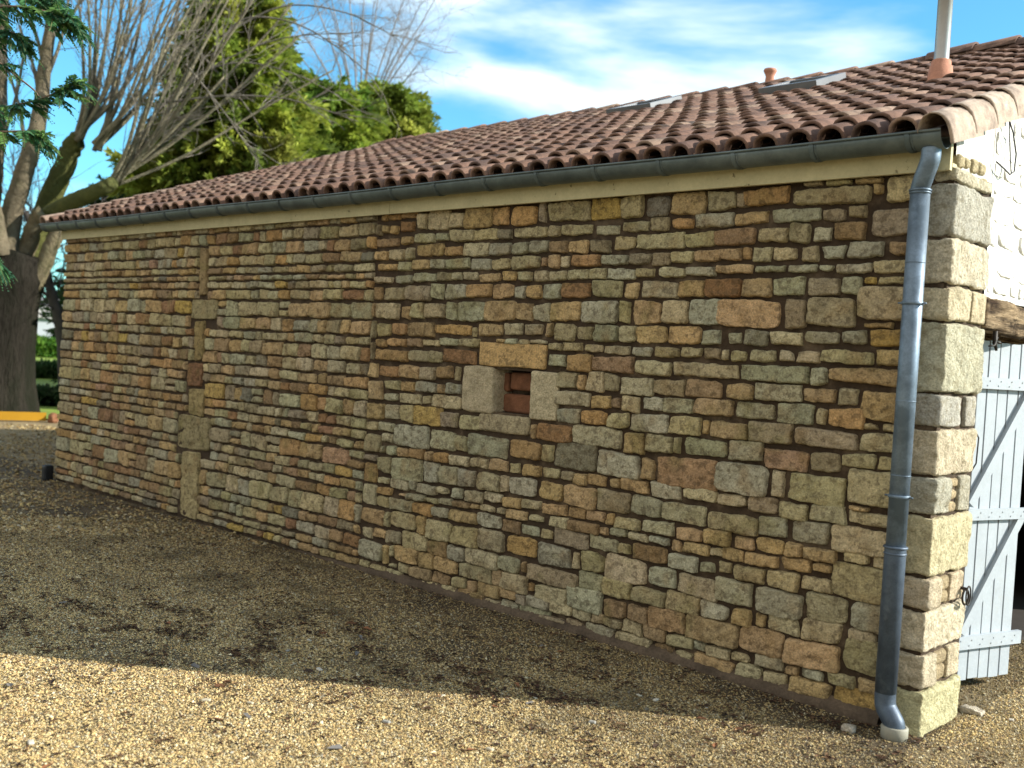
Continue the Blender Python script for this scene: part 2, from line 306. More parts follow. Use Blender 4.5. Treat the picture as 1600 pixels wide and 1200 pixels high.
# ================================================================ THE BARN
BL = 9.67; HW = 2.64; RY = 4.5
barn = empty('barn', (0, 0, 0), 'long low stone barn with a clay tiled roof and zinc gutter', 'barn')
PAL = dict(g=(.34, .345, .27), c=(.42, .375, .255), t=(.42, .30, .165), o=(.40, .245, .11), y=(.42, .29, .08), r=(.24, .125, .065),
           p=(.38, .235, .165), k=(.17, .165, .145), m=(.335, .305, .19), d=(.27, .23, .17), b=(.27, .18, .105), T=(.52, .35, .17), w=(.7, .68, .6))
PAL = {k: ((v[0]*.84+.42*.16)*1.24, (v[1]*.84+.36*.16)*1.19, (v[2]*.84+.26*.16)*1.03) for k, v in PAL.items()}
class Stones:
    """cobbles standing proud of a wall plane; P = O + a*A + b*B + h*Nn"""
    def __init__(s, O, A, B, Nn, res=.014, depth=.032, grow=-.0022):
        s.grow = grow
        s.O, s.A, s.B, s.N = [np.array(v, float) for v in (O, A, B, Nn)]; s.res = res; s.depth = depth
        s.a = []; s.b = []; s.h = []; s.Q = []; s.C = []; s.n = 0; s.r = random.Random(11)
    def add(s, a0, a1, b0, b1, col, p=None, depth=None):
        r = s.r; a0 -= s.grow; a1 += s.grow; b0 -= s.grow; b1 += s.grow; w = a1-a0; h = b1-b0
        def ax(L):
            e = [0, .0035, .008, .015]; e = [v for v in e if v < L*.45]
            m = max(2, int((L-2*e[-1])/s.res)); g = np.linspace(e[-1], L-e[-1], m+1)
            return np.concatenate([e[:-1], g, [L-v for v in e[:-1]][::-1]])
        U, Vv = np.meshgrid(ax(w), ax(h), indexing='ij'); na, nb = U.shape
        u = U/w*2-1; v = Vv/h*2-1
        p = p or r.choice([6, 8, 10, 14, 20]) * (1 if min(w, h) > .06 else .8)
        sn = np.maximum(abs(u), abs(v)); pn = (abs(u)**p+abs(v)**p)**(1/p)+1e-9
        k = np.where(sn > 1e-6, sn/pn, 1); u2 = u*k; v2 = v*k
        # corner jitter (bilinear)
        j = [(r.uniform(-1, 1), r.uniform(-1, 1)) for _ in range(4)]; q = min(.10*min(w, h), .012)
        da = sum(j[i][0]*(1+su*u2)*(1+sv*v2)/4 for i, (su, sv) in enumerate(((-1, -1), (1, -1), (1, 1), (-1, 1))))*q
        db = sum(j[i][1]*(1+su*u2)*(1+sv*v2)/4 for i, (su, sv) in enumerate(((-1, -1), (1, -1), (1, 1), (-1, 1))))*q
        d = np.minimum((1-abs(u))*w/2, (1-abs(v))*h/2)
        rr = r.uniform(.004, .011); t = np.clip(d/rr, 0, 1)
        D = (depth or s.depth)*r.uniform(.65, 1.25)
        H = -.014+(D+.014)*np.sqrt(1-(1-t)**2)+D*.12*(1-u*u)*(1-v*v)
        tx, ty = r.uniform(-.06, .06), r.uniform(-.08, .08)
        H = H+t*(tx*(u2*w/2)+ty*(v2*h/2))
        s.a.append((a0+(u2+1)/2*w+da).ravel()); s.b.append((b0+(v2+1)/2*h+db).ravel()); s.h.append(np.stack([H.ravel(), t.ravel()], 1))
        i, jj = np.meshgrid(np.arange(na-1), np.arange(nb-1), indexing='ij'); i = i.ravel(); jj = jj.ravel()
        s.Q.append(np.stack([i*nb+jj, (i+1)*nb+jj, (i+1)*nb+jj+1, i*nb+jj+1], 1)+s.n); s.n += na*nb
        c = np.array(PAL[col] if isinstance(col, str) else col); c = c*.94+.06*np.array((.42, .36, .24)); f = r.uniform(.84, 1.14)
        c = c*f*np.array((r.uniform(.96, 1.05), 1, r.uniform(.9, 1.1)))
        s.C.append(np.tile(c, (na*nb, 1)))
    def build(s, name, m, parent, noise=1., sheet=None):
        a = np.concatenate(s.a); b = np.concatenate(s.b); ht = np.concatenate(s.h); h, t = ht[:, 0], ht[:, 1]
        wa = fbm(a*16, b*16, a*0+2, 2)*.006+fbm(a*45, b*45, a*0+8, 3)*.0055
        wb = fbm(a*16, b*16, a*0+31, 2)*.006+fbm(a*45, b*45, a*0+41, 3)*.0055
        h = h+noise*t*(fbm(a*20, b*20, a*0+5, 2)*.010+(np.abs(fbm(a*34, b*44, a*0+12, 3)))*-.016+fbm(a*110, b*110, a*0+1, 2)*.004)
        a2 = a+wa; b2 = b+wb
        P = s.O+a2[:, None]*s.A+b2[:, None]*s.B+h[:, None]*s.N
        Q = np.concatenate(s.Q)
        if np.dot(np.cross(s.A, s.B), s.N) < 0: Q = Q[:, ::-1]
        C = np.concatenate(s.C)
        # stains inside stones: iron-brown and lichen patches
        f1 = np.clip(fbm(a*9, b*9, a*0+77, 3)*2.2-.35, 0, 1)[:, None]; f2 = np.clip(fbm(a*7, b*7, a*0+99, 3)*2.4-.7, 0, 1)[:, None]
        C = C*(1-.5*f1)+.5*f1*np.array((.31, .20, .09)); C = C*(1-.55*f2)+.55*f2*np.array((.24, .21, .08))
        return link(name, P, Q, m, parent, C)

# --- side wall: transcribed near part, coursed far part
ST = '''-3692 -3467 2500 2655 c;-2540 -2199 2505 2649 m;-3982 -3814 2602 2649 o;-3300 -3056 2508 2647 t;-4201 -4136 2595 2645 o;-491 -346 2603 2643 t;-651 -508 2609 2643 m;-4123 -3995 2592 2642 o;-2192 -1958 2503 2641 y;-776 -664 2612 2641 c;-1952 -1796 2503 2639 m;-3797 -3700 2507 2633 c;-3047 -2892 2505 2633 o;-2865 -2649 2503 2631 o;-1602 -1362 2505 2630 t;-1342 -1173 2518 2627 d;-1118 -850 2526 2626 o;-1786 -1610 2502 2625 k;-3462 -3314 2504 2617 c;-1170 -1093 2519 2610 d;-831 -403 2514 2605 m;-396 -343 2550 2604 t;-3978 -3832 2502 2580 r;-4183 -4100 2499 2561 t;-4085 -4005 2493 2559 t;-949 -666 2428 2511 g;-518 -418 2437 2509 d;-1421 -1183 2426 2508 g;-1170 -969 2431 2505 t;-1746 -1600 2423 2502 m;-3433 -3204 2418 2498 c;-656 -530 2427 2497 d;-3199 -2983 2419 2497 c;-1949 -1753 2420 2491 g;-2831 -2548 2416 2490 m;-2530 -2422 2417 2490 d;-2406 -2176 2420 2487 c;-1580 -1439 2425 2486 o;-3586 -3462 2422 2486 g;-3816 -3605 2417 2486 g;-2973 -2856 2411 2485 k;-2150 -1962 2412 2477 g;-3957 -3841 2411 2472 t;-591 -423 2329 2430 b;-840 -713 2324 2427 d;-1301 -1042 2327 2423 b;-1826 -1485 2314 2410 c;-3779 -3508 2322 2410 t;-1486 -1285 2320 2409 m;-1018 -851 2329 2409 c;-707 -597 2323 2408 g;-2002 -1840 2312 2407 c;-3312 -3056 2312 2406 c;-2681 -2529 2313 2403 g;-2848 -2685 2313 2400 g;-2515 -2362 2315 2396 b;-2352 -2200 2305 2394 t;-2178 -2021 2304 2394 d;-3045 -2862 2311 2394 g;-3494 -3319 2317 2388 o;-3903 -3821 2301 2387 c;-4084 -3917 2298 2382 c;-4251 -4106 2301 2379 t;-511 -323 2235 2324 g;-1045 -936 2232 2314 m;-926 -782 2232 2311 c;-1115 -1050 2239 2311 o;-753 -658 2229 2309 m;-1257 -1119 2242 2308 t;-1417 -1244 2236 2307 t;-637 -519 2237 2307 g;-3826 -3642 2226 2306 t;-2514 -2423 2217 2306 t;-1579 -1424 2230 2303 c;-3631 -3467 2227 2302 g;-2844 -2596 2219 2302 m;-3457 -3233 2230 2301 g;-3218 -3022 2219 2300 g;-2321 -2096 2221 2300 o;-2404 -2341 2218 2298 c;-1878 -1720 2231 2297 d;-1711 -1585 2222 2296 d;-2084 -1883 2231 2295 g;-3976 -3830 2221 2290 g;-3011 -2851 2215 2289 c;-4224 -3988 2223 2276 t;-371 -150 2160 2230 m;-1272 -1044 2168 2223 t;-655 -574 2176 2217 g;-1024 -850 2170 2217 g;-558 -372 2163 2217 g;-2171 -2046 2146 2217 m;-828 -663 2166 2216 g;-1652 -1475 2149 2215 g;-1470 -1266 2155 2215 g;-1817 -1686 2153 2214 c;-2028 -1823 2147 2214 g;-2350 -2176 2147 2212 g;-3301 -3149 2147 2212 c;-3818 -3573 2135 2210 g;-3562 -3401 2145 2210 d;-2497 -2360 2141 2209 c;-2913 -2791 2139 2207 t;-2641 -2511 2139 2207 c;-3392 -3309 2147 2206 g;-2772 -2659 2140 2202 g;-3139 -2935 2135 2199 t;-3995 -3822 2125 2197 g;-4235 -4040 2129 2182 c;-1093 -921 2046 2153 t;-911 -722 2053 2153 g;-715 -533 2058 2151 d;-1343 -1108 2046 2151 r;-341 -150 2108 2148 c;-416 -347 2102 2145 y;-529 -426 2064 2145 g;-2141 -1910 2033 2142 m;-1503 -1344 2042 2139 t;-1781 -1515 2030 2139 c;-1893 -1793 2027 2135 t;-2377 -2157 2035 2133 r;-3009 -2805 2025 2127 t;-3608 -3478 2020 2126 g;-3467 -3253 2021 2125 g;-2540 -2392 2017 2124 g;-3248 -3022 2030 2121 o;-3884 -3614 2007 2119 d;-2693 -2560 2023 2117 t;-2798 -2700 2026 2115 g;-4129 -3887 2005 2111 m;-431 -150 1932 2098 c;-713 -449 1896 2050 m;-835 -716 1878 2036 d;-1419 -1223 1885 2036 g;-1259 -854 1874 2035 t;-1605 -1433 1890 2023 c;-2226 -1933 1884 2023 g;-1832 -1619 1879 2022 t;-3049 -2782 1875 2018 t;-1921 -1844 1888 2014 m;-2476 -2232 1886 2014 t;-3329 -3048 1864 2011 g;-2780 -2620 1890 2006 t;-3447 -3337 1871 2004 g;-3665 -3455 1877 2003 c;-3810 -3685 1875 1996 c;-2615 -2482 1885 1994 g;-4196 -3948 1869 1987 c;-3924 -3823 1871 1974 t;-390 -243 1890 1926 t;-356 -150 1805 1889 y;-507 -374 1809 1883 g;-1571 -1345 1778 1879 t;-2507 -2442 1785 1879 t;-2429 -2251 1765 1877 m;-714 -522 1803 1872 g;-2874 -2708 1783 1872 c;-2111 -1923 1770 1872 g;-1795 -1576 1772 1870 t;-1911 -1798 1772 1870 c;-1065 -917 1784 1869 k;-2241 -2122 1770 1868 d;-1335 -1213 1777 1866 g;-910 -724 1788 1860 c;-1167 -1085 1788 1859 g;-3118 -2885 1769 1857 t;-3842 -3555 1751 1857 b;-3547 -3179 1775 1849 o;-4018 -3851 1755 1845 o;-4184 -4039 1744 1839 m;-3170 -3131 1764 1835 c;-323 -150 1716 1798 t;-612 -331 1712 1786 c;-749 -621 1699 1773 c;-2853 -2749 1722 1770 g;-2639 -2493 1734 1770 c;-2744 -2645 1724 1765 c;-851 -770 1701 1765 c;-2945 -2856 1727 1764 t;-1468 -1327 1701 1763 c;-1024 -869 1700 1763 c;-1193 -1155 1700 1761 c;-1647 -1478 1692 1760 c;-3287 -3094 1690 1758 c;-1142 -1040 1693 1757 c;-2348 -2195 1702 1757 c;-3490 -3295 1694 1757 g;-2025 -1828 1693 1756 c;-2169 -2038 1702 1755 c;-1816 -1673 1691 1754 g;-2471 -2357 1702 1752 c;-3674 -3494 1687 1743 c;-3834 -3674 1675 1741 b;-4060 -3851 1673 1731 o;-4194 -4073 1663 1722 o;-557 -150 1615 1703 t;-666 -566 1599 1691 g;-2313 -2114 1584 1687 o;-1076 -675 1597 1686 g;-2109 -1790 1588 1686 b;-2457 -2324 1597 1685 g;-3445 -3126 1577 1681 r;-1511 -1091 1590 1678 c;-1780 -1528 1587 1678 c;-3819 -3461 1574 1662 m;-4185 -3830 1554 1647 o;-380 -150 1439 1596 t;-503 -401 1509 1592 g;-985 -702 1500 1590 g;-2140 -2013 1460 1586 c;-1428 -1181 1488 1585 b;-1146 -992 1493 1585 t;-2009 -1890 1465 1583 d;-699 -513 1504 1583 t;-1878 -1651 1467 1579 c;-1642 -1427 1478 1574 d;-2387 -2217 1470 1569 m;-2207 -2153 1468 1567 t;-3500 -3341 1470 1562 b;-3904 -3681 1449 1546 t;-3673 -3515 1454 1542 c;-4138 -3913 1443 1529 o;-553 -362 1392 1496 o;-844 -634 1389 1493 g;-1096 -857 1390 1486 g;-619 -554 1396 1486 c;-1350 -1109 1380 1481 t;-1570 -1369 1385 1473 g;-1707 -1568 1384 1470 g;-2389 -2121 1364 1457 c;-1870 -1729 1362 1456 c;-2110 -1945 1366 1453 t;-1939 -1873 1373 1447 b;-3403 -3244 1362 1445 g;-3707 -3487 1361 1437 g;-268 -156 1390 1434 c;-3482 -3416 1364 1434 t;-3886 -3728 1352 1430 t;-365 -288 1390 1428 c;-4051 -3891 1350 1426 c;-1000 -740 1264 1385 d;-377 -150 1283 1384 c;-722 -381 1274 1380 d;-1521 -1307 1269 1373 c;-1239 -1010 1275 1370 t;-1794 -1529 1262 1366 g;-1294 -1242 1278 1362 t;-2170 -1984 1260 1355 o;-1967 -1803 1258 1355 c;-3541 -3251 1260 1354 c;-2370 -2180 1255 1353 g;-3648 -3549 1273 1338 m;-3896 -3656 1262 1337 c;-4075 -3910 1267 1331 g;-469 -284 1196 1274 m;-273 -150 1203 1273 m;-1116 -910 1158 1269 g;-1408 -1123 1153 1267 g;-629 -475 1158 1266 d;-2233 -1840 1128 1263 g;-897 -643 1144 1262 p;-3727 -3431 1122 1257 y;-3878 -3728 1133 1254 m;-2526 -2242 1132 1250 r;-1672 -1483 1143 1250 m;-1832 -1680 1133 1250 t;-4037 -3887 1134 1247 g;-1473 -1429 1154 1247 c;-3249 -3038 1124 1239 c;-3424 -3257 1126 1238 d;-430 -150 1019 1200 c;-1197 -867 977 1149 g;-741 -430 992 1146 m;-2365 -2028 964 1142 k;-1578 -1183 971 1141 p;-848 -764 987 1138 c;-2017 -1705 970 1124 g;-3135 -2774 978 1120 g;-3915 -3548 955 1118 g;-3535 -3277 966 1114 g;-1692 -1591 987 1112 t;-4102 -3936 1041 1111 g;-3274 -3155 982 1101 m;-4057 -3920 963 1031 c;-404 -304 988 1017 t;-412 -150 922 997 c;-611 -419 904 992 g;-795 -626 895 988 m;-975 -800 896 984 d;-1614 -1409 891 981 g;-1391 -1170 907 980 c;-1172 -980 909 978 c;-1832 -1628 896 976 t;-2635 -2465 890 971 t;-2931 -2764 887 971 t;-2189 -2099 890 968 t;-2306 -2195 895 968 d;-2089 -1944 897 966 t;-2461 -2320 899 964 c;-1916 -1841 903 964 t;-3318 -3132 884 962 c;-2752 -2653 897 962 c;-3121 -2955 882 959 c;-3487 -3336 879 957 o;-3740 -3593 873 956 o;-3575 -3501 884 955 t;-3882 -3752 876 949 t;-3998 -3885 872 947 g;-489 -150 776 916 c;-706 -504 779 897 g;-916 -729 785 896 g;-2006 -1752 757 895 d;-1522 -1231 772 890 g;-1735 -1533 774 888 g;-2479 -2275 760 880 t;-3222 -3061 744 879 g;-2255 -2018 752 879 t;-3587 -3428 733 879 g;-1225 -916 767 877 m;-2820 -2750 758 876 c;-2742 -2506 749 875 g;-3924 -3592 717 874 g;-3038 -2832 752 872 m;-3419 -3228 734 869 g;-4096 -3945 739 860 m;-270 -150 722 787 c;-420 -285 729 778 c;-636 -451 703 774 t;-910 -747 693 774 t;-740 -644 695 774 t;-1241 -1070 682 769 t;-1054 -922 686 759 t;-1658 -1445 678 758 g;-1427 -1261 679 757 t;-1931 -1866 677 753 t;-1862 -1677 673 753 c;-2082 -1939 684 751 t;-2230 -2088 676 749 b;-2456 -2240 668 748 t;-2624 -2457 675 746 c;-2793 -2626 670 742 t;-2965 -2804 679 742 c;-3168 -2974 653 733 g;-3283 -3180 658 731 g;-471 -150 541 728 c;-3426 -3320 666 721 c;-3724 -3651 656 721 g;-3637 -3437 642 721 g;-3947 -3732 641 717 c;-4067 -3953 658 710 c;-754 -588 624 700 t;-579 -481 648 698 t;-973 -769 615 686 t;-1120 -985 621 681 t;-1367 -1201 611 679 t;-1606 -1467 622 674 g;-2227 -1988 593 673 b;-1893 -1769 614 672 g;-1762 -1617 615 671 c;-1455 -1384 605 671 t;-1194 -1109 622 671 c;-2383 -2230 599 668 c;-1985 -1909 614 666 t;-2749 -2568 601 663 t;-2992 -2861 608 659 c;-2839 -2757 614 658 g;-2550 -2433 609 656 c;-3409 -3276 595 647 g;-3089 -3004 607 647 t;-3265 -3099 595 645 b;-4079 -3913 577 641 o;-3749 -3548 583 638 g;-3545 -3419 589 634 c;-643 -472 541 622 c;-3832 -3752 596 621 t;-840 -655 517 617 c;-1030 -846 522 612 c;-1723 -1479 507 611 b;-1134 -1048 535 608 c;-2333 -2061 499 605 d;-2053 -1836 513 601 g;-1459 -1267 507 599 g;-3019 -2801 502 597 g;-2791 -2625 505 596 b;-1832 -1733 527 590 c;-3943 -3679 478 583 g;-3672 -3476 486 581 o;-3302 -3025 496 579 t;-2443 -2351 513 578 c;-3466 -3310 502 576 g;-4072 -3942 489 566 m;-366 -150 402 557 g;-607 -381 399 540 m;-894 -624 379 520 g;-1145 -911 380 515 g;-1923 -1613 352 513 c;-2998 -2752 367 503 c;-1398 -1134 373 501 c;-1595 -1404 383 499 g;-2108 -1927 372 497 m;-2733 -2464 367 495 o;-2447 -2187 351 490 g;-2174 -2117 372 484 c;-3540 -3272 343 482 c;-3635 -3529 360 478 t;-3259 -3001 350 477 m;-3905 -3640 360 475 m;-626 -404 294 413 c;-380 -222 343 404 c;-815 -630 286 395 c;-1035 -909 282 378 t;-1231 -1050 280 376 g;-1468 -1239 264 376 c;-893 -829 296 372 t;-2111 -1938 261 370 g;-1928 -1712 260 368 m;-1701 -1474 265 366 m;-387 -150 186 361 m;-2797 -2608 247 360 g;-3106 -2803 237 355 c;-3781 -3506 232 354 c;-2533 -2125 243 343 d;-3500 -3301 223 339 b;-3932 -3786 242 334 d;-3294 -3121 235 333 g;-4102 -3944 254 329 t;-4224 -4115 235 315 c;-708 -406 150 297 t;-982 -719 153 290 t;-1575 -1324 139 274 b;-1310 -991 137 273 t;-2199 -1923 128 266 g;-1731 -1586 152 260 b;-3831 -3589 123 248 t;-2754 -2539 127 247 c;-2850 -2761 140 246 t;-3167 -2854 125 244 g;-1904 -1744 144 241 b;-3583 -3429 131 236 t;-3416 -3177 128 234 t;-3891 -3837 141 234 c;-2455 -2200 127 231 c;-299 -150 105 178 t;-468 -312 101 173 c;-887 -710 88 160 c;-1611 -1453 73 159 b;-607 -489 96 159 g;-1761 -1617 72 150 c;-2989 -2775 48 147 t;-702 -626 91 143 t;-1444 -1260 71 142 c;-2769 -2624 63 141 t;-1176 -1023 71 141 c;-2326 -2155 71 140 c;-2000 -1900 75 140 d;-1017 -908 85 138 c;-2151 -2000 70 138 c;-1900 -1765 78 137 c;-1253 -1176 85 136 g;-2522 -2333 68 136 g;-3236 -3094 53 131 c;-3668 -3445 41 125 t;-3440 -3255 47 125 b;-3089 -2996 57 125 t;-421 -150 10 125 y;-2623 -2534 56 124 d;-3801 -3671 49 122 c;-665 -433 10 101 t;-814 -674 10 89 c;-988 -828 10 86 c;-1247 -993 10 79 t;-1806 -1544 10 78 c;-1533 -1391 10 74 b;-2036 -1812 10 73 g;-2579 -2327 10 69 g;-3164 -2902 10 65 t;-2753 -2591 10 62 g;-1377 -1259 10 62 m;-4112 -3936 10 61 c;-2184 -2058 10 59 d;-3322 -3176 10 55 c;-3927 -3748 10 55 c;-3481 -3339 10 51 c;-2898 -2757 10 46 c;-2413 -2186 10 44 d;-3619 -3483 10 41 c;-3742 -3621 10 33 c;-4250 -3990 80 220 g;-400 -150 2340 2480 d;-4250 -3990 350 470 t;-2750 -2490 990 1110 o;-4250 -4080 880 1020 m;-320 -150 2500 2640 c;-4250 -4060 1130 1250 t;-4250 -4090 1270 1410 t;-4250 -4100 490 630 c;-4250 -4110 650 790 o;-4250 -3990 2400 2470 b;-2690 -2530 1790 1870 d;-2470 -2380 990 1110 c;-2610 -2460 510 580 g;-300 -150 2250 2320 b;-4250 -4150 2010 2110 b;-4250 -4160 1430 1540 t;-2630 -2560 2510 2650 d;-4250 -4120 1040 1110 c;-3970 -3910 80 220 t;-4250 -4110 810 860 d;-1250 -1160 520 590 g;-4250 -4130 10 60 c;-1310 -1210 1700 1760 d;-4250 -4210 1560 1700 d;-4250 -4210 1720 1860 g;-3970 -3920 350 460 c;-3320 -3270 1460 1560 d;-4250 -4200 2490 2580 d;-4250 -4210 1880 1990 t;-2580 -2540 1130 1230 t;-2590 -2550 270 350 t;-2520 -2470 160 220 o;-2580 -2530 2230 2290 b;-4060 -4020 880 940 g;-3890 -3820 70 100 c'''
side = Stones((0, 0, 0), (1, 0, 0), (0, 0, 1), (0, -1, 0))
for it in ST.split(';'):
    a = it.split(); side.add(int(a[0])/1000, int(a[1])/1000, max(int(a[2]), 8)/1000, int(a[3])/1000, a[4])
rr = random.Random(5)
feat = [(-6.775, -6.65, 2.03, 2.47, (.38, .28, .13)), (-6.905, -6.46, 1.82, 2.005, (.30, .26, .13)), (-6.80, -6.655, 1.44, 1.80, (.32, .24, .11)),
        (-6.92, -6.645, 1.20, 1.425, (.22, .11, .055)), (-6.87, -6.60, .94, 1.185, (.38, .29, .13)), (-7.05, -6.47, .62, .925, (.40, .32, .18)), (-6.95, -6.62, .0, .605, (.42, .34, .17))]
for f in feat: side.add(f[0], f[1], f[2], f[3], f[4], p=10, depth=.03)
CZ = [2.655, 2.589, 2.489, 2.384, 2.289, 2.218, 2.161, 2.09, 1.995, 1.858, 1.74, 1.659, 1.541, 1.433, 1.339, 1.254, 1.122, 1.033, .953, .873, .733, .649, .569, .476, .322, .238, .135, .07, .0]
for z1, z0 in zip(CZ[:-1], CZ[1:]):
    x = -BL+.005; hh = z1-z0
    big = rr.random() < .5
    x += 0.0
    while x < -4.27:
        w = rr.uniform(.75, 2.5)*max(.085, hh)*(1. if hh > .1 else 1.25); w = min(max(w, .07), .34)
        if x < -BL+.01: w = rr.uniform(.22, .42)
        x1 = min(x+w, -4.262)
        if -4.262-x1 < .06: x1 = -4.262
        blocked = [f for f in feat if f[1] > x-.012 and f[0] < x1+.012 and f[3] > z0+.01 and f[2] < z1-.01]
        if blocked:
            f = blocked[0]
            if f[0]-.012-x > .05: x1 = f[0]-.012; nx = f[1]+.014
            else: x = f[1]+.014; continue
        else: nx = x1
        c = rr.choices('gctoyrpkmdb', (3, 7, 6.5, 1.8, .4, 1.4, .3, .3, 3.5, 3, 3))[0]
        g = rr.uniform(.003, .006)
        zz0 = z0+g+rr.uniform(-.002, .004); zz1 = z1-g-rr.uniform(-.002, .005)
        if hh > .125 and x1-x < .22 and rr.random() < .3:
            zm = (z0+z1)/2; side.add(x+g, x1-g, zz0, zm-.006, c); side.add(x+g, x1-g, zm+.006, zz1, rr.choice('ctdg'))
        elif x1-x > .04: side.add(x+g, x1-g, zz0, zz1, c)
        x = nx
side.build('side_wall_stones', M['stone'], barn)
# mortar bed with the niche left open
def bed(name, a0, a1, b0, b1, fn, m, parent, hole=None, step=.03, amp=.006, top=None):
    A = np.linspace(a0, a1, int((a1-a0)/step)+1); B = np.linspace(b0, b1, int((b1-b0)/step)+1)
    if hole:
        A = np.unique(np.concatenate([A, hole[:2]])); B = np.unique(np.concatenate([B, hole[2:]]))
    U, Vv = np.meshgrid(A, B, indexing='ij'); na, nb = U.shape
    h = fbm(U*14, Vv*14, U*0+3, 3)*amp
    if top is not None: Vv = np.minimum(Vv, top(U))
    P = fn(U.ravel(), Vv.ravel(), h.ravel())
    i, j = np.meshgrid(np.arange(na-1), np.arange(nb-1), indexing='ij'); i = i.ravel(); j = j.ravel()
    k = np.ones(len(i), bool)
    if hole:
        ca = (A[i]+A[i+1])/2; cb = (B[j]+B[j+1])/2
        k = ~((ca > hole[0]) & (ca < hole[1]) & (cb > hole[2]) & (cb < hole[3]))
    i = i[k]; j = j[k]
    return link(name, P, np.stack([i*nb+j, (i+1)*nb+j, (i+1)*nb+j+1, i*nb+j+1], 1), m, parent)
NI = (-2.955, -2.605, 1.275, 1.56)
bed('side_wall', -BL, -.02, -.1, 2.80, lambda a, b, h: np.stack([a, -h, b], 1), M['mortar'], barn, NI)
core = MB()
core.box(-BL+.01, NI[0], .03, .5, -.2, 2.8); core.box(NI[1], -.03, .03, .5, -.2, 2.8)
core.box(NI[0], NI[1], .03, .5, -.2, NI[2]); core.box(NI[0], NI[1], .03, .5, NI[3], 2.8)
core.box(NI[0], NI[1], .16, .5, NI[2], NI[3])
core.box(-BL+.01, -BL+.5, .5, 9.0, -.2, 2.8); core.box(-BL+.5, -.5, 8.6, 9.0, -.2, 2.8)
core.build('wall_core', M['mortar'], barn, smooth=False, usecol=False)

no = MB(); no.rock(-3.235, -2.940, -.028, .20, 1.262, 1.572, r=.022, amp=.006, col=(.50, .42, .28), seed=3); no = no.build('window_niche', M['quoin'], barn)      # left jamb
niche = MB(); niche.rock(-2.603, -2.372, -.026, .20, 1.257, 1.565, r=.016, amp=.005, col=(.54, .46, .30), seed=9); niche.build('jamb', M['quoin'], no)
lt = MB(); lt.rock(-3.09, -2.49, -.022, .2, 1.578, 1.735, r=.012, amp=.004, col=PAL['T'], seed=5); lt.build('lintel', M['stone'], no)
sl_ = MB(); sl_.rock(-3.06, -2.60, -.024, .2, 1.145, 1.262, r=.02, amp=.005, col=(.42, .35, .22), seed=6); sl_.build('sill', M['stone'], no)
bk = MB()
for x0, x1, z0, z1 in ((-2.99, -2.905, 1.41, 1.545), (-2.895, -2.55, 1.425, 1.55), (-2.95, -2.55, 1.27, 1.405), (-2.98, -2.96, 1.28, 1.4)):
    bk.rock(x0+.004, x1-.004, .085, .16, z0+.004, z1-.004, r=.02, amp=.004, seed=2)
bk.build('brick_infill', M['brick'], no, usecol=False)

# --- rough mortar plinth at the foot of the wall
X = np.linspace(-5.2, -.17, 220); prof = [(-.015, .045), (-.03, .028), (-.052, .012), (-.06, -.02), (-.062, -.12)]
V = []
for (py, pz) in prof:
    n = fbm(X*6, X*0+py*50, X*0, 3); f = np.clip((X+5.2)/1.6, 0, 1)
    V.append(np.stack([X, -.005+(py+.005)*f+.012*n*f, np.where(pz > 0, pz*f-.01*(1-f), pz)+.009*n], 1))
V = np.concatenate(V); k = len(X); i, j = np.meshgrid(np.arange(4), np.arange(k-1), indexing='ij'); i = i.ravel(); j = j.ravel()
link('plinth', V, np.stack([i*k+j, i*k+j+1, (i+1)*k+j+1, (i+1)*k+j], 1)[:, ::-1], M['plinth'], barn)

# --- dressed corner stones (front face about 12 cm, gable face about 45 cm)
QZ = [2.74, 2.66, 2.586, 2.328, 2.107, 1.938, 1.595, 1.429, 1.199, 1.011, .722, .566, .356, .184, -.06]
qd = MB(); ci = [(.44, .40, .25), (.44, .42, .32), (.34, .34, .29), (.47, .44, .34), (.45, .41, .29), (.36, .36, .27), (.33, .33, .29), (.42, .38, .28), (.33, .33, .27), (.43, .40, .26), (.43, .38, .28), (.48, .44, .33), (.42, .38, .28), (.42, .41, .25)]
QA = [(0, .16, .3), (0, .46), (0, .46), (0, .46), (0, .26, .285, .475), (0, .475), (0, .265, .30, .43), (0, .475), (0, .17, .29, .43), (0, .47), (0, .12, .26, .43), (0, .47), (0, .15, .29, .45), (0, .47)]
QF = [.10, .10, .12, .15, .15, .13, .15, .14, .14, .14, .15, .14, .15, .13]
r = random.Random(3)
QZ2 = QZ[1:]
for i in range(13):
    z1, z0 = QZ2[i], QZ2[i+1]
    a = QA[i+1] if i < 1 else QA[i+1]
    g = .008; pr = r.uniform(-.006, .01)
    a_end = a[1]
    qd.rock(-QF[i+1]-.0, .014+pr, -.018-pr*.5, a_end-.006, z0+g, z1-g, r=.016, amp=.009, res=.014, col=tuple(np.array(ci[i+1])*(1.32, 1.25, 1.2)), seed=i*3.1)
    if len(a) == 4:
        qd.rock(-.12, .010, a[2]+.006, a[3], z0+g, z1-g, r=.013, amp=.005, res=.022, col=tuple(np.array(ci[i+1])*(1.32, 1.22, 1.14)), seed=i*2.3+1)
        zz = z0+g; ym0, ym1 = a[1]+.006, a[2]
        if ym1-ym0 > .04:
            while zz < z1-.03:
                h_ = min(r.uniform(.05, .09), z1-g-zz)
                qd.rock(-.12, .004, ym0, ym1-.004, zz, zz+h_-.008, r=.018, amp=.005, res=.02, col=(.42, .33, .2), seed=zz*7); zz += h_
    elif len(a) == 3:
        qd.rock(-.12, .008, a[1]+.006, a[2], z0+g, z1-g, r=.018, amp=.005, res=.022, col=(.5, .46, .33), seed=i)
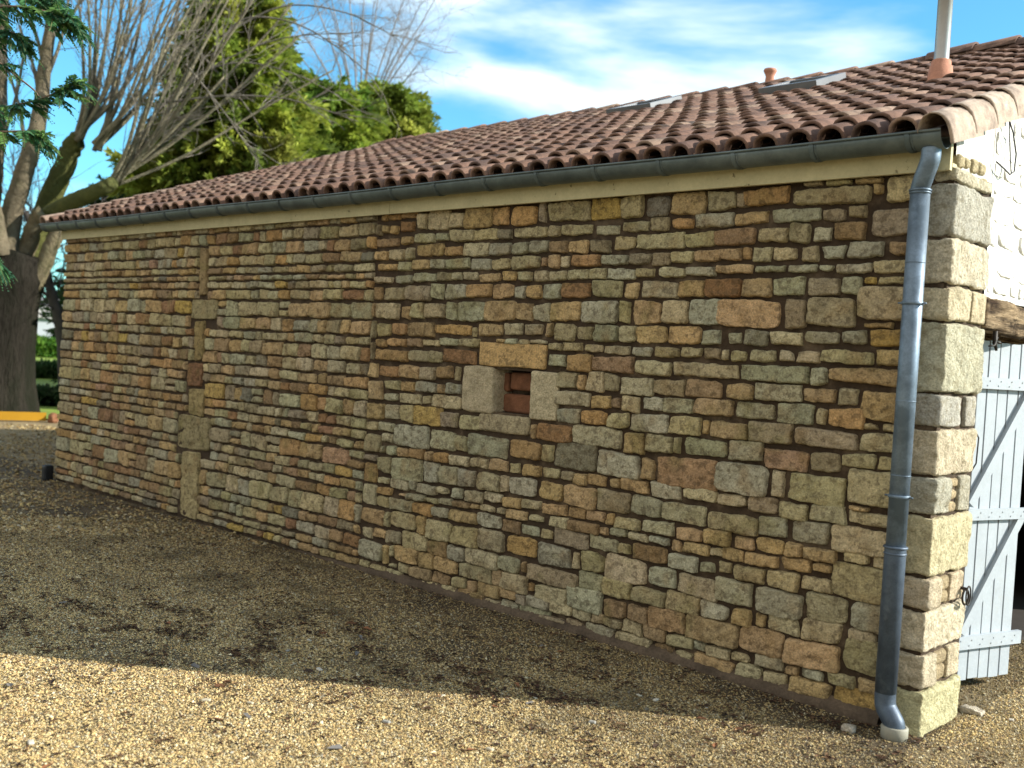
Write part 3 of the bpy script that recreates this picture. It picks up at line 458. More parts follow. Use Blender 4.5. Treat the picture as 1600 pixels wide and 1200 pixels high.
for (y0, y1, z0, z1) in ((.0, .07, 2.66, 2.72), (.08, .15, 2.67, 2.72), (.17, .25, 2.66, 2.73), (.31, .38, 2.6, 2.66), (.26, .36, 2.67, 2.73)):
    qd.rock(-.1, .012, y0, y1, z0, z1, r=.018, amp=.006, res=.02, col=(.5, .42, .26), seed=y0*9)
qd.build('quoins', M['quoin'], barn)
cm = MB(); cm.box(-.13, -.012, .012, .49, -.1, 2.78); cm.build('quoin_mortar', M['mortar'], barn, smooth=False, usecol=False)

# --- gable wall: lime washed rubble over the wide doorway
DO = (.5, 3.75, 1.905)                                   # opening y0, y1, top
def gtop(y): return 2.80+.363*np.minimum(y, 2*RY-y)
ga = MB()
bed('gable_wall', .47, 9.0, 2.085, 4.5, lambda a, b, h: np.stack([-.004+h, a, b], 1), M['lime'], barn, None, .05, .004, gtop)
bed('gable_wall', DO[1], 9.0, -.1, DO[2]+.0, lambda a, b, h: np.stack([-.004+h, a, b], 1), M['lime'], barn, None, .05, .004)
bed('gable_wall', .0, .47, 2.655, 3.0, lambda a, b, h: np.stack([-.006+h, a, b], 1), M['lime'], barn, None, .04, .004, gtop)
V = []; gc = MB()
for (y0, y1, z0) in ((.49, DO[1], 2.09), (DO[1], 8.98, -.1)):
    ys = np.linspace(y0, y1, 30); n = len(ys)
    V = np.concatenate([np.stack([np.full(n, xx), ys, zz], 1) for xx in (-.015, -.5) for zz in (np.full(n, z0), gtop(ys)-.03)])
    j = np.arange(n-1); S = [0, n, 3*n, 2*n]
    Q = np.concatenate([np.stack([S[q]+j, S[q]+j+1, S[(q+1) % 4]+j+1, S[(q+1) % 4]+j], 1) for q in range(4)])
    Q = np.concatenate([Q, [(0, n, 3*n, 2*n), (n-1, 2*n-1, 4*n-1, 3*n-1)]])
    gc.add(V, Q)
gc.box(-.5, -.125, .3, .498, -.1, 2.8)
gc.build('gable_core', M['lime'], barn, smooth=False, usecol=False)
gs = Stones((0, 0, 0), (0, 1, 0), (0, 0, 1), (1, 0, 0), res=.02, depth=.006)
z = 2.10; r = random.Random(8)
while z < 4.4:
    h_ = r.uniform(.07, .15); y = .47+r.uniform(0, .02)
    while y < 3.6:
        w = r.uniform(.8, 2.6)*h_
        if z+h_ < gtop(np.array(y))-.02 and not (z+h_ > 0 and y < .47): gs.add(y+.01, y+w-.01, z+.01, z+h_-.01, (.66+r.uniform(-.1, .06), .64+r.uniform(-.1, .04), .56+r.uniform(-.1, .06)), p=3.5)
        y += w
    z += h_
gs.build('gable_rubble', M['lime'], barn)
# beam over the doorway
bm = MB(); bm.rock(-.42, .012, .478, DO[1]+.25, 1.925, 2.09, res=.02, r=.02, amp=.009, col=(.155, .105, .06), seed=4)
V = np.concatenate(bm.V); g_ = fbm(V[:, 0]*30, V[:, 1]*3.5, V[:, 2]*42, 3); cc = np.clip(.5+g_*1.5, .0, 1)[:, None]
bm.C = [np.array((.05, .03, .018))*(1-cc)+np.array((.34, .25, .15))*cc]
bm.V = [V+np.stack([g_*.012, g_*0, fbm(V[:, 0]*4, V[:, 1]*3, V[:, 2]*0, 2)*.012], 1)]; bm.build('door_beam', M['wood'], barn)
fl = MB(); fl.box(-9.1, -.3, .5, 8.6, -.05, .004); fl.build('barn_floor', M['dark'], barn, smooth=False, usecol=False)

# --- plank door leaf, opened outward
E1 = np.array((.303, .953, 0)); E1 /= np.linalg.norm(E1); EN = np.array((E1[1], -E1[0], 0)); HG = np.array((-.25, .52, 0)); UZ = np.array((0, 0, 1.))
door = bpy.data.objects.new('door', None); COL.objects.link(door); door.parent = barn; door.location = HG; door['label'] = 'white Z-braced plank door leaf standing ajar'
pk = MB(); s_ = .012; ws = [.088, .082, .09, .085, .08, .09, .084, .09, .088]; r = random.Random(2)
for w in ws:
    w = min(w, .826-s_)
    if w < .03: break
    pk.obox(HG+E1*s_+UZ*(.035+r.uniform(-.004, .006))+EN*r.uniform(-.001, .001), E1, -EN, UZ, w-.011, .024, 1.85+r.uniform(-.004, .004)); s_ += w
po = pk.build('planks', M['door'], door, smooth=False, usecol=False)
pb = MB(); pb.obox(HG+E1*.015+UZ*.05-EN*.026, E1, -EN, UZ, .80, .004, 1.82); pb.build('plank_gaps', M['dark'], door, smooth=False, usecol=False)
for z0, z1 in ((1.628, 1.69), (.915, .975), (.212, .283)):
    b = MB(); b.obox(HG+E1*(-.0)+UZ*z0+EN*.001, E1, EN, UZ, .835, .026, z1-z0); 
    for q in range(9):
        for dz in (.3, .7):
            c_ = HG+E1*(.05+q*.09+(dz-.5)*.05)+UZ*(z0+(z1-z0)*dz)+EN*.027
            b.tube([c_-EN*.002, c_+EN*.003], .0045, 6)
    b.build('batten', M['door'], door, smooth=False, usecol=False)
for (u0, z0, u1, z1) in ((.36, .985, .815, 1.63), (.36, .285, .80, .915)):
    a = HG+E1*u0+UZ*z0+EN*.001; b_ = HG+E1*u1+UZ*z1+EN*.001; d = b_-a; L = np.linalg.norm(d); d /= L; up = np.cross(EN, d)
    up = up if up[2] > 0 else -up
    q = MB(); q.obox(a, d, EN, up, L, .024, .05); q.build('brace', M['door'], door, smooth=False, usecol=False)
hk = MB(); c_ = np.array((.018, .60, 1.925))
hk.tube([c_, c_+(0, 0, -.06), c_+(.012, .0, -.10)], [.012, .012, .006], 6); hk.tube([c_+(0.005, .02, -.03), c_+(.01, -.03, -.075), c_+(.0, -.075, -.08)], .005, 6)
hk.tube([c_+(0, .01, -.055), c_+(.02, .03, -.06)], .006, 6)
hk.build('door_latch', M['iron'], barn, usecol=False)
# iron tethering ring
rg = MB(); c_ = np.array((.035, .40, .60)); th = np.linspace(0, 2*math.pi, 21)
rg.tube([c_+(.006*math.sin(t), .024*math.sin(t), .038*math.cos(t)-.012) for t in th], .0055, 8, False)
rg.tube([c_+(.012, .030*math.sin(t)+.004, .047*math.cos(t)-.004) for t in th], .004, 8, False)
rg.tube([c_+(-.04, 0, .03), c_+(.008, 0, .028)], .008, 8)
rg.build('wall_ring', M['iron'], barn, usecol=False)
# hanging cable loop under the verge
cb = MB(); P = [(.03, .55, 2.98), (.035, .60, 2.93), (.04, .65, 2.83), (.04, .64, 2.74), (.04, .58, 2.715), (.035, .50, 2.735), (.015, .45, 2.76)]
cb.tube(np.array(P), .004, 6); cb.tube(np.array([(.03, .55, 2.98), (.035, .555, 2.9), (.04, .57, 2.8), (.04, .60, 2.72)]), .003, 6); cb.build('cable', M['black'], barn, usecol=False)
cb = MB(); cb.tube(np.array([(-.01, .47, 1.43), (.012, .49, 1.38), (.01, .485, 1.25), (-.02, .50, 1.2)]), .004, 6); cb.build('cable', M['iron'], barn, usecol=False)

# --- roof of canal tiles
SLP = .363; ZE = 2.782; YE = -.188; NR = 18
cs = 1/math.sqrt(1+SLP*SLP); T_ = np.array((0, cs, SLP*cs)); Nn = np.array((0, -SLP*cs, cs))
LEN = (RY-YE)/cs
roof = MB(); rr = np.random.RandomState(4)
TP = [(.175, .103, .073), (.195, .118, .086), (.155, .092, .068), (.23, .15, .108), (.13, .08, .063), (.27, .19, .14), (.12, .078, .063)]
def tcol(pale=0):
    c = np.array(TP[rr.choice(7, p=[.26, .2, .18, .14, .1, .06, .06])])*rr.uniform(.85, 1.12)
    return c*(1-pale)+np.array((.50, .41, .32))*pale
def sag(x, s): return (.022*fbm(x*.42, s*.55, x*0+6, 2)+.012*fbm(x*1.7, s*1.3, x*0+2, 2))*np.clip(s/1.2, 0, 1)
def barrel(mb, x, s0, s1, w0, w1, h, lift0, lift1, col, back=False, n=9, jx=0., yaw=0.):
    th = np.linspace(0, math.pi, n); ss = np.array([s0, s0+.004, (s0+s1)/2, s1]); V = []
    for k, s in enumerate(ss):
        f = (s-s0)/(s1-s0); w = w0*(1-f)+w1*f; lf = lift0*(1-f)+lift1*f
        sh = .0 if k else -.003
        X = x+jx+yaw*f-np.cos(th)*(w/2+sh); Z = lf+(np.sin(th)**.85)*(h+sh)
        V.append((X, s, Z))
    w = w0; X = x+jx-np.cos(th)*(w/2-.016); Z = lift0+(np.sin(th)**.85)*(h-.016)-.002; inner = [(X, s0, Z), (X, s0+.16, Z-.002)]
    allr = V+inner; P = []
    for X, s, Z in allr:
        b = np.stack([X, np.full(n, YE), np.full(n, ZE)], 1)+T_*s+Nn*(Z+sag(np.array(x), np.array(max(s, 0.))))[:, None]
        if back: b[:, 1] = 2*RY-b[:, 1]
        P.append(b)
    P = np.concatenate(P); j = np.arange(n-1)
    Q = [np.stack([k*n+j, (k+1)*n+j, (k+1)*n+j+1, k*n+j+1], 1) for k in range(3)]
    Q.append(np.stack([4*n+j, 0*n+j, 0*n+j+1, 4*n+j+1], 1)); Q.append(np.stack([5*n+j, 4*n+j, 4*n+j+1, 5*n+j+1], 1))
    C = np.tile(col, (6*n, 1)); C[4*n:] = np.array(col)*.9
    Q = np.concatenate(Q)
    mb.add(P, Q if back else Q[:, ::-1]); mb.C[-1] = C
SP = .1775; NX = 55; E = (LEN-.17)/(NR-1)
starts = [0]+[.17+E*k for k in range(NR-1)]
for i in range(1, NX):
    xc = -.014-SP*i; wob = rr.normal(0, .004)
    for k, s0 in enumerate(starts):
        s1 = min(s0+(E if k else .17)+.12, LEN+.05)
        lf = .030 if k else .010
        barrel(roof, xc+wob, s0+rr.uniform(-.018, .018), s1, .152, .116, .072, lf+.010, .004, tcol(), jx=rr.normal(0, .003), yaw=rr.normal(0, .004))
        # channel tile between covers
        xm = xc-SP/2; n = 6; th = np.linspace(math.pi*1.06, math.pi*1.94, n); cl = tcol()
        P = []
        so_ = s0-(.03 if k else -.03)+rr.uniform(-.01, .01)
        for s, lfz in ((so_, .028), (s1, .012)):
            P.append(np.array((0, YE, ZE))+np.stack([xm+np.cos(th)*.052, 0*th, 0*th], 1)+T_*s+Nn[None]*(lfz+.032+np.sin(th)*.04+sag(np.array(xm), np.array(max(s, 0.))))[:, None])
        P.append(P[0]-Nn*.014); P = np.concatenate(P); j = np.arange(n-1)
        roof.add(P, np.concatenate([np.stack([j, j+1, n+j+1, n+j], 1), np.stack([2*n+j, 2*n+j+1, j+1, j], 1)]), col=cl)
# verge tiles: barrel with a long outer flank
xs_ = np.array([.0, .012, .035, .068, .100, .128, .146, .156, .160, .161])-.098; zs_ = np.array([-.005, .032, .060, .072, .066, .048, .022, -.015, -.05, -.078])
for k in range(NR+1):
    s0 = -.045+k*(LEN/(NR)); s1 = s0+LEN/NR+.09
    P = []
    for s, lf, gro in ((s0, .030, .006), (s0+.02, .030, .010), (s1, .006, -.006)):
        xx = xs_+np.where(xs_ > .09, gro, 0)
        P.append(np.array((0, YE, ZE))+np.stack([xx, 0*xx, 0*xx], 1)+T_*s+Nn*(zs_+lf)[:, None])
    n = len(xs_); P.append(P[0]-Nn*.014*np.clip(1-np.arange(n)/5., 0, 1)[:, None]-np.array((1, 0, 0))*.014*np.clip(np.arange(n)/5., 0, 1)[:, None]); P.append(P[3]+T_*.2)
    P = np.concatenate(P); j = np.arange(n-1)
    Q = np.concatenate([np.stack([a_*n+j, a_*n+j+1, b_*n+j+1, b_*n+j], 1) for a_, b_ in ((0, 1), (1, 2), (3, 0), (4, 3))])
    roof.add(P, Q, col=tcol(.62))
# underlay decks (front and back slope) and back-slope covers
for bk_ in (0, 1):
    P = np.array([(-BL-.12, YE+.05, ZE+.02*1.0), (.03, YE+.05, ZE+.02), (.03, RY, ZE+.02+SLP*(RY-YE-.05)), (-BL-.12, RY, ZE+.02+SLP*(RY-YE-.05))])
    if bk_: P[:, 1] = 2*RY-P[:, 1]
    roof.add(np.vstack([P, P-(0, 0, .03)]), [(0, 1, 2, 3), (7, 6, 5, 4), (0, 4, 5, 1), (1, 5, 6, 2), (3, 2, 6, 7), (0, 3, 7, 4)], col=(.06, .04, .03))
for i in range(NX): barrel(roof, -.014-SP*i, 0, LEN, .15, .15, .07, .02, .02, tcol(), back=True)
for k in range(NR+1):                                       # left verge
    s0 = -.03+k*LEN/NR; barrel(roof, -BL-.12, s0, s0+LEN/NR+.09, .16, .14, .08, .03, .01, tcol(.3))
ro = roof.build('roof', M['tile'], barn)
rd = MB()
def ridge(x0, x1, z, w):
    x = x0
    while x > x1:
        th = np.linspace(0, math.pi, 9); c = tcol()
        V = np.concatenate([np.stack([np.full(9, xx), RY-np.cos(th)*ww, z+np.sin(th)*ww*.75+l], 1) for xx, ww, l in ((x+.0, w, .02), (x-.42, w*.88, 0))]); j = np.arange(8)
        V = np.concatenate([V, V[:9]*(1, 1, 1)-(0, 0, .018)])
        rd.add(V, np.concatenate([np.stack([j, j+1, 9+j+1, 9+j], 1), np.stack([18+j, 18+j+1, j+1, j], 1)]), col=c); x -= .36
ZR = ZE+SLP*(RY-YE)
ridge(.1, -BL-.3, ZR+.03, .10)
ridge(.14, -1.85, ZR+.06, .125)
rd.build('ridge_tiles', M['tile'], ro)
def on_roof(x, y, h=0): return np.array((x, y, ZE+SLP*(y-YE)))+Nn*h
for x0, x1, y0, y1 in ((-4.85, -4.30, 3.34, 3.85), (-2.90, -2.36, 3.0, 3.5)):
    f = MB(); L = (y1-y0)/cs
    for (a, b, s0, s1) in ((x0, x0+.06, 0, L), (x1-.06, x1, 0, L), (x0+.06, x1-.06, 0, .07), (x0+.06, x1-.06, L-.07, L)):
        f.obox(on_roof(a, y0, .03)+T_*s0, (1, 0, 0), T_, Nn, b-a, s1-s0, .105)
    fo = f.build('skylight', M['frame'], ro, smooth=False, usecol=False)
    g = MB(); g.obox(on_roof(x0+.05, y0, .09)+T_*.05, (1, 0, 0), T_, Nn, x1-x0-.1, L-.1, .03); g.build('pane', M['glass'], fo, smooth=False, usecol=False)
# flue with terracotta base, ridge vent
def lathe(name, base, prof, m, parent, n=28):
    b = MB(); P = [np.array(base, float)+(0, 0, z) for r_, z in prof]; th = np.arange(n)*2*math.pi/n
    V = np.concatenate([np.stack([base[0]+np.cos(th)*r_, base[1]+np.sin(th)*r_, np.full(n, base[2]+z)], 1) for r_, z in prof]); k = len(prof)
    i, j = np.meshgrid(np.arange(k-1), np.arange(n), indexing='ij'); i = i.ravel(); j = j.ravel(); q = (j+1) % n
    b.add(V, np.stack([i*n+j, i*n+q, (i+1)*n+q, (i+1)*n+j], 1)); return b.build(name, m, parent, usecol=False)
fb = on_roof(-1.0, 2.16, .03)
fo = lathe('flue_base', fb, [(.105, -.12), (.098, .03), (.082, .06), (.074, .12), (.066, .125), (.064, .155), (.055, .165)], M['terra'], ro)
lathe('flue_pipe', fb, [(.049, .1), (.049, 1.3), (.055, 1.3), (.055, 1.34), (.03, 1.35)], M['flue'], fo)
lathe('ridge_vent', (-3.72, RY, ZR+.07), [(.07, -.05), (.05, .02), (.042, .09), (.06, .13), (.068, .145), (.06, .165), (.0, .17)], M['terra'], ro)

# --- fascia, gutter, downpipe
fa = MB()
xe = [0.0, -4.05, -BL]
for a, b in zip(xe[:-1], xe[1:]): fa.box(b+.002, a-.002, -.075, -.050, 2.632, 2.785)
fa.box(-BL, 0, -.05, .03, 2.65, 2.668)
fa.build('fascia_board', M['fascia'], barn, smooth=False, usecol=False)
GR = .072; GY_ = -.152; GZ = 2.787
def gut(x0, x1, r_, th0=math.pi, th1=2*math.pi, n=15, t=.003):
    th = np.linspace(th0, th1, n); V = []
    xs = np.linspace(x0, x1, max(2, int((x1-x0)/.15)))
    rings = []
    for rad in (r_, r_-t):
        for x in xs:
            rings.append(np.stack([np.full(n, x), GY_+np.cos(th)*rad, GZ+.004*np.sin(x*1.7)+.003*(x/BL)+np.sin(th)*rad], 1))
    V = np.concatenate(rings); k = len(xs); i, j = np.meshgrid(np.arange(k-1), np.arange(n-1), indexing='ij'); i = i.ravel(); j = j.ravel()
    Q1 = np.stack([i*n+j, i*n+j+1, (i+1)*n+j+1, (i+1)*n+j], 1); Q2 = Q1[:, ::-1]+k*n
    e = []
    for base in (0, (k-1)*n):
        jj = np.arange(n-1); e.append(np.stack([base+jj, base+jj+1, base+k*n+jj+1, base+k*n+jj], 1))
    ii = np.arange(k-1)
    for c in (0, n-1): e.append(np.stack([ii*n+c, (ii+1)*n+c, (ii+1)*n+c+k*n, ii*n+c+k*n], 1))
    return V, np.concatenate([Q1, Q2]+e)
g = MB(); g.add(*gut(-BL-.22, .004, GR))
xs = np.linspace(-BL-.22, .004, 70); g.tube(np.stack([xs, np.full(70, GY_-GR-.002), GZ+.004*np.sin(xs*1.7)+.003*(xs/BL)+.003], 1), .0065, 8)
go = g.build('gutter', M['zinc_old'], barn, usecol=False)
g = MB(); th = np.linspace(math.pi, 2*math.pi, 13); V = np.stack([np.full(13, -BL-.218), GY_+np.cos(th)*GR, GZ+np.sin(th)*GR], 1)
g.add(np.vstack([V, (-BL-.218, GY_, GZ)]), T=[(13, q, q+1) for q in range(12)]); g.build('gutter_end', M['zinc_old'], go, usecol=False)
for k in range(21):
    x = -.16-.465*k+random.Random(k).uniform(-.012, .012); g = MB(); g.add(*gut(x-.012, x+.012, GR+.005)); g.add(*gut(x+.018, x+.024, GR+.003))
    g.obox((x-.01, GY_+GR, GZ-.004), (1, 0, 0), (0, 1, 0), (0, 0, 1), .02, .012, .006)
    g.build('gutter_bracket', M['zinc_old'], go, usecol=False)
def smooth_path(P, n=8):
    P = np.array(P, float); Q = [P[0]]
    for i in range(len(P)-1):
        p0 = P[max(i-1, 0)]; p1 = P[i]; p2 = P[i+1]; p3 = P[min(i+2, len(P)-1)]
        for t in np.linspace(0, 1, n+1)[1:]:
            Q.append(.5*((2*p1)+(-p0+p2)*t+(2*p0-5*p1+4*p2-p3)*t*t+(-p0+3*p1-3*p2+p3)*t**3))
    return np.array(Q)
PX, PY = -.115, -.118; PR = .0455
dp = MB()
dp.tube(smooth_path([(-.062, GY_, GZ-.064), (-.062, GY_, GZ-.09), (-.066, GY_, GZ-.125), (-.095, (GY_+PY)/2, GZ-.19), (PX, PY, GZ-.235), (PX, PY, GZ-.26)], 6), [.044]*31, 28)
dp.tube([(PX, PY, GZ-.255), (PX, PY, .80)], PR, 28)
# solder joint rings
for z, r_ in ((GZ-.250, PR+.006), (GZ-.262, PR+.004)): dp.tube([(PX, PY, z-.006), (PX, PY, z-.003), (PX, PY, z+.003), (PX, PY, z+.006)], [r_-.004, r_, r_, r_-.004], 28)
for z in (2.2, 1.55, 1.2): dp.tube([(PX, PY, z-.002), (PX, PY, z+.002)], PR+.0012, 28)
dpo = dp.build('downpipe', M['zinc'], barn, usecol=False)
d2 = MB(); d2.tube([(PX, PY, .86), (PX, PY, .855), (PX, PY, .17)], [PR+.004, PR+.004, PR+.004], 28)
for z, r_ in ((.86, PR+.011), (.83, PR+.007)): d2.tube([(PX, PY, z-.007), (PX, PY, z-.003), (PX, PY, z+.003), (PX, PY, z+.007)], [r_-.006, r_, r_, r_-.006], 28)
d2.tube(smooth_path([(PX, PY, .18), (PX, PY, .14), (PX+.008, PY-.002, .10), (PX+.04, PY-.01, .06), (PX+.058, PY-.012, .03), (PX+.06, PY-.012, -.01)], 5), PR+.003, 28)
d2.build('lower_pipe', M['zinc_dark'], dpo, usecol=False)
lathe('pipe_collar', (PX+.06, PY-.012, -.05), [(.052, 0), (.062, 0), (.062, .073), (.058, .078), (.05, .078)], M['pvc'], dpo)
for z in (2.01, 1.10):
    b = MB(); b.tube([(PX, PY, z-.008), (PX, PY, z-.006), (PX, PY, z+.006), (PX, PY, z+.008)], [PR+.003, PR+.0055, PR+.0055, PR+.003], 28)
    for sx in (-1, 1): b.tube([(PX+sx*(PR+.002), PY-.004, z), (PX+sx*(PR+.022), PY-.004, z)], .0045, 8)
    b.tube([(PX, PY+PR, z), (PX, .0, z)], .006, 8)
    b.build('pipe_bracket', M['zinc'], dpo, usecol=False)
# small dark drain shoe at the far end of the wall
b = MB(); b.rock(-BL-.04, -BL+.05, -.15, -.05, -.03, .15, r=.02, amp=.004, col=(.02, .02, .02)); b.build('drain_shoe', M['black'], barn, usecol=False)

# ================================================================ VEGETATION AND FAR THINGS
def cloud_leaves(C, Dn, L, Wd, r, col, curl=.0):
    """diamond shaped sprays at centres C pointing along Dn"""
    n = len(C); Dn = Dn/np.linalg.norm(Dn, axis=1)[:, None]
    s = np.cross(Dn, r.normal(size=(n, 3))); s /= np.linalg.norm(s, axis=1)[:, None]+1e-9
    L = L[:, None]; Wd = Wd[:, None]
    V = np.stack([C, C+Dn*L*.45+s*Wd, C+Dn*L+np.array((0, 0, -curl))*L, C+Dn*L*.45-s*Wd], 1).reshape(-1, 3)
    Q = np.arange(n*4).reshape(-1, 4)
    return V, Q, np.repeat(col, 4, 0)
def conifer(name, label, base, H, R, cols, seed, dens=1., h0=.05, droop=.1, top_pow=.75, group=None, leaf=.24, lobes=5):
    r = np.random.RandomState(seed); base = np.array(base, float)
    root = empty(name, tuple(base), label, 'tree', group)
    t = MB(); t.tube([base+(0, 0, -.3), base+(.05, 0, H*.4), base+(0, .05, H*.93)], [H*.03, H*.02, .02], 10, col=(.16, .11, .07)); 
    limbs = MB(); Cc = []; Dd = []; Cl = []; nb = int(95*dens)
    cols = np.array(cols)
    for i in range(nb):
        f = h0+(1-h0)*(i/nb)**.9; z = H*f; az = i*2.39996+r.normal(0, .25)
        rad = R*((1-f)**top_pow)*(.72+.42*r.rand())*(1+.18*math.sin(az*lobes+seed))+.25
        d = np.array((math.cos(az), math.sin(az), 0)); up = .30+.5*f+r.normal(0, .1)
        m = 7; ts = np.linspace(0, 1, m)
        P = base+np.array((0, 0, z))+d*rad*ts[:, None]+np.array((0, 0, 1))*(rad*up*ts-rad*(droop+.25)*ts**2.2)[:, None]
        limbs.tube(P, np.linspace(.05*(1-f)+.012, .006, m), 5, False, col=(.14, .1, .06))
        # side plumes along the limb
        npl = int(9+rad*9)
        tint = cols[r.randint(len(cols))]*r.uniform(.8, 1.2)
        for k in range(npl):
            tt = r.uniform(.22, 1.03); pc = np.array([np.interp(min(tt, 1), ts, P[:, q]) for q in range(3)])
            side = np.cross(d, (0, 0, 1))*r.choice([-1, 1])
            pd = d*r.uniform(.3, 1)+side*r.uniform(0, .9)*(1.2-tt)+np.array((0, 0, r.uniform(-.25, .55)))
            pd /= np.linalg.norm(pd); pl = rad*.16+r.uniform(.25, .6); ns = int(46+r.randint(14))
            q = r.rand(ns)[:, None]
            c = pc+pd*pl*q+r.normal(0, .055, (ns, 3))*(1.1-q*.7)+np.array((0, 0, -.10))*q**2
            dd = pd[None]*1.0+r.normal(0, .45, (ns, 3))
            Cc.append(c); Dd.append(dd); Cl.append(np.tile(tint*r.uniform(.8, 1.2), (ns, 1))*r.uniform(.8, 1.2, (ns, 1)))
    C = np.concatenate(Cc); D = np.concatenate(Dd); K = np.concatenate(Cl); n = len(C)
    V, Q, K = cloud_leaves(C, D, r.uniform(.5, 1.1, n)*leaf, r.uniform(.10, .2, n)*leaf, r, K, .15)
    t.build('trunk', M['twig'], root); limbs.build('limbs', M['twig'], root)
    link('foliage', V, Q, M['needle'], root, K, smooth=False)
    return root
gold = [(.29, .33, .05), (.24, .30, .04), (.32, .34, .065), (.19, .26, .04), (.16, .22, .04)]
green = [(.13, .22, .03), (.17, .26, .035), (.08, .15, .03), (.22, .27, .04)]
darkg = [(.03, .065, .03), (.04, .085, .035), (.05, .10, .03)]
p1 = at(345, 600, 22); p2 = at(590, 600, 29); p3 = at(265, 600, 31); p4 = at(465, 600, 25.5)
conifer('conifer', 'tall golden green conifer rising behind the barn roof, topmost of the conifers', (p1[0], p1[1], 0), 8.6, 2.1, gold, 3, 1.7, .22, .05, .72, 'conifers behind the barn')
conifer('conifer', 'lower bright green conifer with spreading tips, nearest the open sky', (p2[0], p2[1], 0), 8.5, 2.0, gold[1:4]+green[3:], 8, 1.6, .05, .0, .66, 'conifers behind the barn')
conifer('conifer', 'dark green conifer low behind the far end of the roof, in shade', (p3[0], p3[1], 0), 7.6, 2.6, darkg, 5, 1.0, .1, .3, .6, 'conifers behind the barn')
conifer('conifer', 'olive conifer standing between the golden one and the bright green one', (p4[0], p4[1], 0), 7.7, 2.5, gold[1:]+green, 15, 1.6, .05, .05, .62, 'conifers behind the barn')

# --- bare pollarded tree at the far end
class Wood:
    def __init__(s, seed): s.m = MB(); s.tw = MB(); s.r = np.random.RandomState(seed)
    def limb(s, P, R0, R1, n=9, col=(.30, .26, .18), sp=6):
        P = smooth_path(P, sp); k = len(P); P = P+s.r.normal(0, R0*.07, P.shape)*np.linspace(.3, 1, k)[:, None]
        s.m.tube(P, np.linspace(R0, R1, k), n, True, col); return P
    def twigs(s, P, cnt, L, spread, col, gen=2, t0=.2, up=.2, R=.012):
        tan = np.gradient(P, axis=0)
        for _ in range(cnt):
            i = s.r.randint(int(len(P)*t0), len(P)); d = tan[i]/np.linalg.norm(tan[i])+s.r.normal(0, spread, 3)+(0, 0, up); d /= np.linalg.norm(d)
            l = L*s.r.uniform(.5, 1.2); q = P[i]; pts = [q]
            for k in range(4): d = d+s.r.normal(0, .16, 3); d /= np.linalg.norm(d); q = q+d*l/4; pts.append(q)
            pts = np.array(pts); s.tw.tube(pts, np.linspace(R, R*.35, 5), 4, False, col)
            if gen > 1: s.twigs(pts, 4, L*.5, spread*1.2, col, gen-1, .3, up, R*.6)
D0 = 19.6
b0 = at(2, 648, D0); b0[2] = 0
pol = empty('pollard_tree', tuple(b0), 'bare pollarded tree with thick mossy trunk at the far end of the barn', 'tree')
w = Wood(12); A_ = lambda x, y, d=0.: at(x, y, D0+d)
bark = (.024, .021, .016); lit = (.17, .14, .09); moss = (.10, .105, .03)  # bark is near-black: the trunk's shade is put into its colour
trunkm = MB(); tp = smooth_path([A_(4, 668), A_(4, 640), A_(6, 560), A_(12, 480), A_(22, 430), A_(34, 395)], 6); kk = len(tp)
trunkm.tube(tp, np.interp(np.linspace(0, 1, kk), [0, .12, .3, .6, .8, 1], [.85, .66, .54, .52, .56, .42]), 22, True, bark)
Vt = trunkm.V[0]; ang = np.arctan2(Vt[:, 1]-b0[1], Vt[:, 0]-b0[0]); f_ = 1+.06*np.sin(ang*7+Vt[:, 2]*.6)+.05*fbm(Vt[:, 0]*3, Vt[:, 1]*3, Vt[:, 2]*1.2, 3)
ctr = np.stack([np.interp(Vt[:, 2], tp[:, 2], tp[:, q]) for q in (0, 1)], 1); Vt[:, :2] = ctr+(Vt[:, :2]-ctr)*f_[:, None]
trunkm.build('trunk', M['shaded_trunk_bark'], pol)
# heavy limbs and cut stubs
w.limb([A_(8, 440), A_(14, 360), A_(38, 270, -.2), A_(58, 200, -.3), A_(70, 110), A_(82, 20), A_(88, -60)], .22, .07, 12, lit)
w.limb([A_(26, 440, .3), A_(42, 390, .2), A_(55, 350), A_(66, 332, -.1)], (.17), .14, 12, (.2, .165, .10))
w.limb([A_(52, 450), A_(70, 410), A_(84, 375), A_(94, 345)], .16, .13, 12, (.2, .165, .1))
w.limb([A_(30, 430, .5), A_(62, 350, .6), A_(88, 290, .5), A_(108, 240, .4), A_(122, 215, .3)], .24, .17, 12, moss)
w.limb([A_(72, 340, .2), A_(110, 318, 0), A_(145, 302, -.2), A_(176, 286, -.3)], .18, .12, 12, moss)
w.limb([A_(-10, 430, .3), A_(-14, 330), A_(-5, 240), A_(2, 120), A_(8, -20)], .2, .07, 10, lit)
w.limb([A_(0, 400, -.4), A_(-20, 300, -.5), A_(-60, 180, -.5), A_(-80, 40, -.5)], .2, .07, 10, lit)
r = random.Random(21)
sp = []
